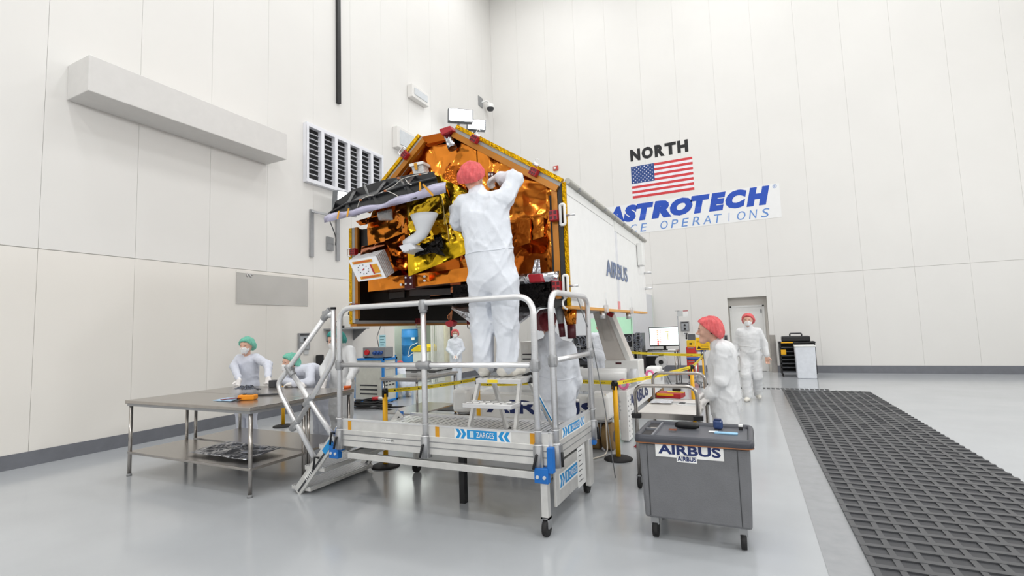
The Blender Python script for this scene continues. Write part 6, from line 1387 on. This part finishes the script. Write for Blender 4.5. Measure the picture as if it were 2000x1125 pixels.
# ------------------------------------------------------------------ equipment racks before the vestibule
rr = random.Random(9)
m_cab2 = cm('cable_grey', 120, 124, 134, .5)
def rack(name, label, x0, x1, y0, z1, dep=.6, seed=0, units=9, frame=None, cables=6):
    t = thing(name, label, 'rack', ((x0+x1)/2, y0+dep/2, 0)); fr_ = frame or m_black
    MB().bb((x0, y0+.06, .1), (x1, y0+dep, z1)).build('cabinet', cm('rack_dark', 34, 35, 38, .5), t)
    for x in (x0, x1-.03): MB().bb((x, y0, .08), (x+.03, y0+.06, z1)).build('upright', m_alu_cast, t)
    for k in range(units):
        z = .14+(z1-.2)*k/units; h = (z1-.2)/units*.86
        o = MB().bb((x0+.035, y0+.02, z), (x1-.035, y0+.07, z+h)).build('unit', (m_dark, m_black, m_grey, m_black)[k % 4], t)
        if k % 2: MB().bb((x0+.06, y0+.014, z+h*.3), (x0+.06+(x1-x0)*.35, y0+.02, z+h*.7)).build('panel', m_alu_matt, o)
    R_ = random.Random(seed)
    for k in range(cables):
        x = R_.uniform(x0+.08, x1-.1); z = R_.uniform(.9, z1-.1); r_ = R_.uniform(.06, .16)
        MB().tube([(x+r_*math.cos(a), y0-.02-.005*k, z+r_*1.2*math.sin(a)) for a in [j*math.pi/9 for j in range(18)]], .009, 6, closed=True).build('cable_loop', m_cab2, t)
    for x in (x0+.06, x1-.06):
        for y in (y0+.08, y0+dep-.08): MB().cyl((x-.015, y, .04), (x+.015, y, .04), .04, n=12).bb((x-.012, y-.012, .06), (x+.012, y+.012, .1)).build('castor', m_rubber, t)
    return t
def zat(x, y, Yp): return PY(x, y, Yp).z
xa, xb = PY(1120, 690, 12.0).x, PY(1158, 690, 12.0).x
t = rack('equipment_rack', 'black equipment rack with looped grey cables behind the platform rail', xa, xb, 12.0, zat(1138, 656, 12.0), seed=1, cables=9)
MB().bb((xb-.02, 11.97, .6), (xb+.03, 12.0, 1.4)).build('terminal_strip', m_copper, t)
xa, xb = PY(1216, 690, 13.42).x, PY(1238, 690, 13.42).x
rack('equipment_rack', 'black equipment rack with slatted units in front of the green panels', xa, xb, 13.42, zat(1225, 653, 13.42), seed=2, cables=1)
xa, xb = max(xb+.06, PY(1240, 690, 13.5).x), PY(1253, 690, 13.5).x
rack('equipment_rack', 'narrow rack trolley hung with grey cables beside the vestibule corner', xa, xb, 13.5, zat(1246, 651, 13.5), seed=3, units=5, cables=7)
# white control rack with sockets
xa, xb = PY(1017, 690, 8.6).x, PY(1046, 690, 8.6).x; y0 = 8.6; z1 = zat(1030, 667, y0)
t = thing('control_rack', 'white control rack with meters and coloured sockets under the satellite', 'rack', ((xa+xb)/2, y0+.3, 0))
MB().bb((xa, y0, .1), (xb, y0+.45, z1)).build('cabinet', m_white, t, bevel=.01)
for k in range(2): MB().bb((xa+.08+k*.12, y0-.006, z1-.16), (xa+.17+k*.12, y0, z1-.07)).build('meter', m_paper, t)
for k in range(2): MB().bb((xa+.04, y0-.006, z1-.26-k*.09), (xb-.04, y0, z1-.235-k*.09)).build('switch_row', m_dark, t)
for k in range(8):
    x = xa+.04+(k % 4)*(xb-xa-.08)/3; z = z1-.46-(k//4)*.09; MB().cyl((x, y0, z), (x, y0-.05, z), .03, n=10).build('socket', (m_black, m_cblue, m_red, m_cblue)[k % 4], t)
for x in (xa+.06, xb-.06):
    for y in (y0+.06, y0+.39): MB().cyl((x, y, 0), (x, y, .1), .03, n=10).build('foot', m_black, t)
MB().tube(rounded([(xa-.05, y0-.1, .9), (xa+.02, y0-.12, .5), (xa-.1, y0-.1, .2), (xa-.2, y0-.2, .02)], .1), .012, 6).build('orange_cable', cm('cable_orange', 226, 150, 50, .5), t)
# ------------------------------------------------------------------ computer desk with monitor
hx0, hx1, hy0, hy1, hz = -2.85, -1.85, 14.25, 14.95, .9
dk = thing('computer_desk', 'steel desk carrying the big monitor beside the vestibule', 'desk', ((hx0+hx1)/2, (hy0+hy1)/2, 0))
MB().bb((hx0, hy0, hz-.04), (hx1, hy1, hz)).build('desk_top', m_steel, dk, bevel=.005)
for x in (hx0+.05, hx1-.05):
    for y in (hy0+.05, hy1-.05): MB().cyl((x, y, 0), (x, y, hz-.04), .022, n=10).build('leg', m_steel, dk)
MB().bb((hx0+.03, hy0+.03, .2), (hx1-.03, hy1-.03, .22)).build('shelf', m_steel, dk)
a, c = PY(1267, 642, 14.55), PY(1327, 675, 14.55)
mo = thing('monitor', 'wide monitor showing red and orange bars, standing on the desk', 'monitor', ((a.x+c.x)/2, 14.6, hz))
RM = Matrix.Rotation(math.radians(8), 3, 'Z'); mc_ = V3(((a.x+c.x)/2, 14.6, hz+.1+.283)); MW, MH = c.x-a.x, .56
MB().box(mc_, (MW, .04, MH), RM).build('bezel', m_black, mo, bevel=.006)
scr = MB().box(mc_+RM @ Vector((0, -.022, .006)), (MW*.96, .003, MH*.9), RM).build('screen', cm('screen_white', 225, 240, 235, .3, emit=(.85, 1, .95, .7)), mo)
rr = random.Random(4)
m_so, m_sr = cm('screen_orange', 240, 130, 60, .4, emit=(1, .35, .1, .6)), cm('screen_red', 230, 60, 60, .4, emit=(1, .1, .1, .5))
for k in range(9): w_ = rr.uniform(.02, .06); MB().box(mc_+RM @ Vector((-MW*.24+w_/2, -.0245, MH*.3-k*.05)), (w_, .002, .03), RM).build('bar', m_so if k < 6 else m_sr, scr)
for k in range(8): MB().box(mc_+RM @ Vector((-MW*.12, -.0245, MH*.3-k*.05)), (.02, .002, .02), RM).build('bar', m_sr, scr)
MB().box(mc_+RM @ Vector((MW*.12, -.0245, MH*.34)), (.16, .002, .012), RM).build('bar', m_sr, scr); MB().box(mc_+RM @ Vector((MW*.1, -.0245, MH*.24)), (.1, .002, .02), RM).build('bar', m_tape, scr); MB().box(mc_+RM @ Vector((MW*.13, -.0245, MH*.0)), (.014, .002, .2), RM).build('bar', m_tape, scr)
MB().box(mc_+Vector((0, .02, -.33)), (.08, .04, .16)).box(mc_+Vector((0, 0, -.372)), (.3, .2, .016)).build('stand', m_black, mo)
kb = thing('keyboard', 'black keyboard lying on the desk before the monitor', 'keyboard', (hx0+.4, hy0+.14, hz))
MB().box((hx0+.4, hy0+.14, hz+.012), (.42, .15, .024)).build('case', m_black, kb, bevel=.004)
for k in range(4): MB().box((hx0+.4, hy0+.09+k*.032, hz+.026), (.39, .022, .006)).build('key_row', m_dark, kb)
MB().box((hx1-.15, hy0+.15, hz+.01), (.2, .26, .02), (0, 0, .1)).build('document_pad', m_paper, None, label='white paper pad at the right end of the computer desk', cat='paper', bevel=.003)
MB().bb((hx0+.1, hy0+.1, .22), (hx0+.42, hy0+.5, .72)).build('computer_tower', m_black, None, label='black computer tower on the shelf under the desk', cat='computer', bevel=.01)
# reel on a stand in front of the desk
p = PY(1292, 707, 13.3); t = thing('cable_reel', 'silver cable reel with a black hub on a low stand before the desk', 'cable reel', (p.x, 13.3, 0))
MB().cyl((p.x, 13.36, p.z), (p.x, 13.30, p.z), .15, n=24).build('rear_flange', m_alu, t); MB().cyl((p.x, 13.27, p.z), (p.x, 13.22, p.z), .15, n=24).build('front_flange', m_alu, t)
MB().cyl((p.x, 13.3, p.z), (p.x, 13.2, p.z), .06, n=18).build('hub', m_black, t)
for sx in (-1, 1): MB().tube([(p.x+sx*.2, 13.1, .01), (p.x, 13.29, p.z-.05), (p.x+sx*.2, 13.5, .01)], .014, 8).build('stand_leg', m_alu_cast, t)
MB().box((p.x, 13.29, p.z+.17), (.12, .03, .03)).build('handle', m_black, t)
# sign pole
t = thing('sign_pole', 'thin pole with two small notice cards beside the monitor', 'sign', (-1.8, 14.0, 0)); px_ = PY(1326, 660, 14.0).x; zt_ = zat(1325, 607, 14.0)
MB().cyl((px_, 14.0, .02), (px_, 14.0, zt_), .014, n=10).build('pole', m_alu_cast, t); MB().cyl((px_, 14.0, 0), (px_, 14.0, .02), .16, n=20).build('base', m_dark, t)
MB().bb((px_-.01, 13.975, zt_-.15), (px_+.14, 13.985, zt_)).build('card', cm('card_grey', 200, 202, 202, .5), t); o = MB().bb((px_+.15, 13.975, zt_-.17), (px_+.28, 13.985, zt_)).build('card', m_paper, t)
MB().bb((px_+.15, 13.973, zt_-.02), (px_+.28, 13.975, zt_)).build('red_header', m_red, o)
MB().bb((px_-.06, 13.97, zt_-.005), (px_+.06, 13.99, zt_+.005)).build('crossbar', m_alu_cast, t)
# wall sockets on the north wall
p = onN(1338, 637); outlet_panel((p.x, WN, p.z), .27, .32, 'grey socket panel on the north wall right of the monitor', 'N')
p = onN(1338, 651); t = thing('data_outlet', 'small white data outlet under the grey socket panel on the north wall', 'outlet', (p.x, WN, p.z)); MB().bb((p.x-.06, WN-.02, p.z-.06), (p.x+.06, WN, p.z+.06)).build('plate', m_paper, t); MB().bb((p.x-.03, WN-.035, p.z-.02), (p.x+.03, WN-.02, p.z+.02)).build('plug', m_grey, t)
# red cabinet with phone and yellow case
y0 = 15.3; xa, xb = PY(1341, 700, y0).x, PY(1360, 700, y0).x; z1 = zat(1350, 678, y0)
t = thing('tool_cabinet', 'red rolling tool cabinet under the yellow case', 'cabinet', ((xa+xb)/2, y0+.3, 0)); MB().bb((xa, y0, .1), (xb, y0+.55, z1)).build('body', cm('cabinet_red', 206, 52, 48, .4), t, bevel=.01)
for k in range(4): o = MB().bb((xa+.02, y0-.01, .16+k*.2), (xb-.02, y0, .34+k*.2)).build('drawer', cm('cabinet_red2', 214, 60, 54, .4), t); MB().bb((xa+.05, y0-.025, .3+k*.2), (xb-.05, y0-.01, .32+k*.2)).build('handle', m_alu_cast, o)
for x in (xa+.04, xb-.04):
    for y in (y0+.05, y0+.5): MB().cyl((x-.012, y, .045), (x+.012, y, .045), .045, n=12).bb((x-.01, y-.01, .06), (x+.01, y+.01, .1)).build('castor', m_rubber, t)
t = thing('yellow_case', 'yellow equipment case on top of the red tool cabinet', 'case', ((xa+xb)/2, y0+.2, z1)); MB().bb((xa+.02, y0+.05, z1), (xb-.02, y0+.4, z1+.2)).build('body', cm('case_yellow', 242, 200, 40, .45), t, bevel=.015); MB().bb((xa+.1, y0+.035, z1+.08), (xb-.1, y0+.05, z1+.12)).build('latch', m_black, t)
t = thing('desk_phone', 'black desk phone standing on the yellow case', 'phone', ((xa+xb)/2, y0+.2, z1+.2)); MB().prism([(xa+.05, y0+.08, z1+.2), (xa+.05, y0+.35, z1+.2), (xa+.05, y0+.35, z1+.36), (xa+.05, y0+.25, z1+.38)], (.2, 0, 0)).build('base', m_dark, t, bevel=.01); MB().tube(rounded([(xa+.02, y0+.1, z1+.24), (xa+.02, y0+.16, z1+.34), (xa+.02, y0+.28, z1+.4)], .05), .025, 8).build('handset', m_black, t)
# yellow ESD sign on the stanchion
y0 = 11.15; xa, xb = PY(1359, 670, y0).x, PY(1388, 670, y0).x; z0, z1 = zat(1370, 684, y0), zat(1370, 659, y0)
t = thing('warning_sign', 'yellow ESD PROTECTED AREA sign board on a post behind the man in profile', 'sign', ((xa+xb)/2, y0, 0))
bd = MB().bb((xa, y0-.008, z0), (xb, y0, z1)).build('board', cm('sign_yellow', 252, 196, 10, .5), t)
MB().cyl(((xa+xb)/2, y0+.03, .02), ((xa+xb)/2, y0+.03, z1-.05), .016, n=10).build('post', m_alu_cast, t); MB().cyl(((xa+xb)/2, y0+.03, 0), ((xa+xb)/2, y0+.03, .025), .15, n=18).build('base', m_dark, t)
for k, (tx_, h_, w_) in enumerate((('ATTENTION', .026, .4), ('ESD PROTECTED AREA', .03, .82))): text('sign_lettering', tx_, m_ink, bd, ((xa+xb)/2, y0-.008, z1-.035-k*.05), (1, 0, 0), UZ, height=h_, width=(xb-xa)*w_, align='C', depth=.001)
b = MB()
for k in range(5): b.bb(((xa+xb)/2-.06+.01*(k % 2), y0-.0095, z1-.14-k*.033), ((xa+xb)/2+.1, y0-.008, z1-.13-k*.033))
b.build('fine_print', m_ink, bd); MB().add([(xa+.02, y0-.0095, z0+.03), (xa+.1, y0-.0095, z0+.03), (xa+.06, y0-.0095, z0+.1)], [(0, 1, 2)]).build('triangle_mark', m_ink, bd)
# blue stool
y0 = 13.6; p = PY(1358, 698, y0); t = thing('lab_stool', 'blue padded lab stool beside the red tool cabinet', 'stool', (p.x, y0, 0)); m_sb = cm('stool_blue', 44, 76, 150, .5)
MB().lathe([(0, -.06), (.2, -.06), (.22, -.03), (.21, .0), (0, .012)], (p.x, y0, p.z), 24).build('seat', m_sb, t); MB().box((p.x+.13, y0+.12, p.z+.2), (.34, .05, .12), (0, 0, -.7)).build('backrest', m_sb, t, bevel=.02)
MB().beam((p.x+.13, y0+.14, p.z-.02), (p.x+.15, y0+.16, p.z+.18), .04, .02).build('back_bar', m_black, t); MB().cyl((p.x, y0, .1), (p.x, y0, p.z-.06), .025, n=12).build('column', m_alu, t)
for k in range(5):
    a = k*2*math.pi/5; o = MB().beam((p.x, y0, .12), (p.x+.26*math.cos(a), y0+.26*math.sin(a), .08), .04, .03).build('base_arm', m_alu_cast, t); MB().cyl((p.x+.26*math.cos(a)-.012, y0+.26*math.sin(a), .03), (p.x+.26*math.cos(a)+.012, y0+.26*math.sin(a), .03), .03, n=10).bb((p.x+.26*math.cos(a)-.008, y0+.26*math.sin(a)-.008, .03), (p.x+.26*math.cos(a)+.008, y0+.26*math.sin(a)+.008, .08)).build('castor', m_rubber, o)
MB().tube([(p.x+.16*math.cos(a), y0+.16*math.sin(a), .28) for a in [k*math.pi/10 for k in range(20)]], .01, 6, closed=True).build('foot_ring', m_alu, t)
# tool rack and white bin by the right of the door
y0 = 16.2; xa = PY(1524, 700, y0).x; t = thing('service_cart', 'black shelved service cart with yellow trim beside the door', 'cart', (xa+.45, y0+.3, 0)); z1 = zat(1540, 668, y0)
for k in range(7): MB().bb((xa+.0, y0, .14+k*(z1-.2)/7), (xa+.9, y0+.55, .17+k*(z1-.2)/7)).build('shelf', m_dark, t)
for x in (xa, xa+.86): MB().bb((x, y0, .08), (x+.04, y0+.55, z1)).build('side_panel', m_black, t)
MB().bb((xa+.04, y0+.4, .14), (xa+.86, y0+.44, z1)).build('back_panel', m_black, t)
MB().bb((xa-.01, y0-.01, z1-.04), (xa+.91, y0+.56, z1)).build('top', m_black, t); MB().bb((xa+.05, y0-.016, z1-.03), (xa+.35, y0-.01, z1+.0)).build('yellow_trim', m_yellow, t); MB().bb((xa+.03, y0-.016, z1-.36), (xa+.16, y0-.002, z1-.22)).build('yellow_tag', m_yellow, t)
for x in (xa+.05, xa+.82):
    for y in (y0+.06, y0+.48): MB().cyl((x-.015, y, .045), (x+.015, y, .045), .045, n=12).bb((x-.01, y-.01, .05), (x+.01, y+.01, .09)).build('castor', m_rubber, t)
t = thing('tool_case', 'black tool case lying on the service cart', 'case', (xa+.4, y0+.25, z1)); MB().bb((xa+.08, y0+.08, z1), (xa+.8, y0+.45, z1+.16)).build('body', m_black, t, bevel=.03); MB().tube(rounded([(xa+.3, y0+.2, z1+.16), (xa+.3, y0+.2, z1+.24), (xa+.6, y0+.2, z1+.24), (xa+.6, y0+.2, z1+.16)], .05), .02, 8).build('handle', m_dark, t)
t = thing('waste_bin', 'white waste bin standing before the service cart', 'bin', (xa+.62, y0-.3, 0)); MB().box((xa+.6, y0-.28, .44), (.46, .36, .88), taper=1.06).build('body', cm('bin_white', 222, 226, 232, .45), t, bevel=.02); MB().box((xa+.6, y0-.28, .9), (.52, .42, .05)).build('rim', m_white, t, bevel=.015)
# cable hanging from the platform end rail
MB().tube(rounded([PX(1127, 580, xg), PX(1131, 610, xg)+Vector((0, .1, 0)), PX(1139, 655, xg)+Vector((0, .25, 0)), (-1.45, 5.2, .8), (-1.4, 5.3, .02)], .1), .006, 6).build('hanging_cable', m_alu_cast, None, label='thin grey cable hanging from the platform end rail to the floor', cat='cable')
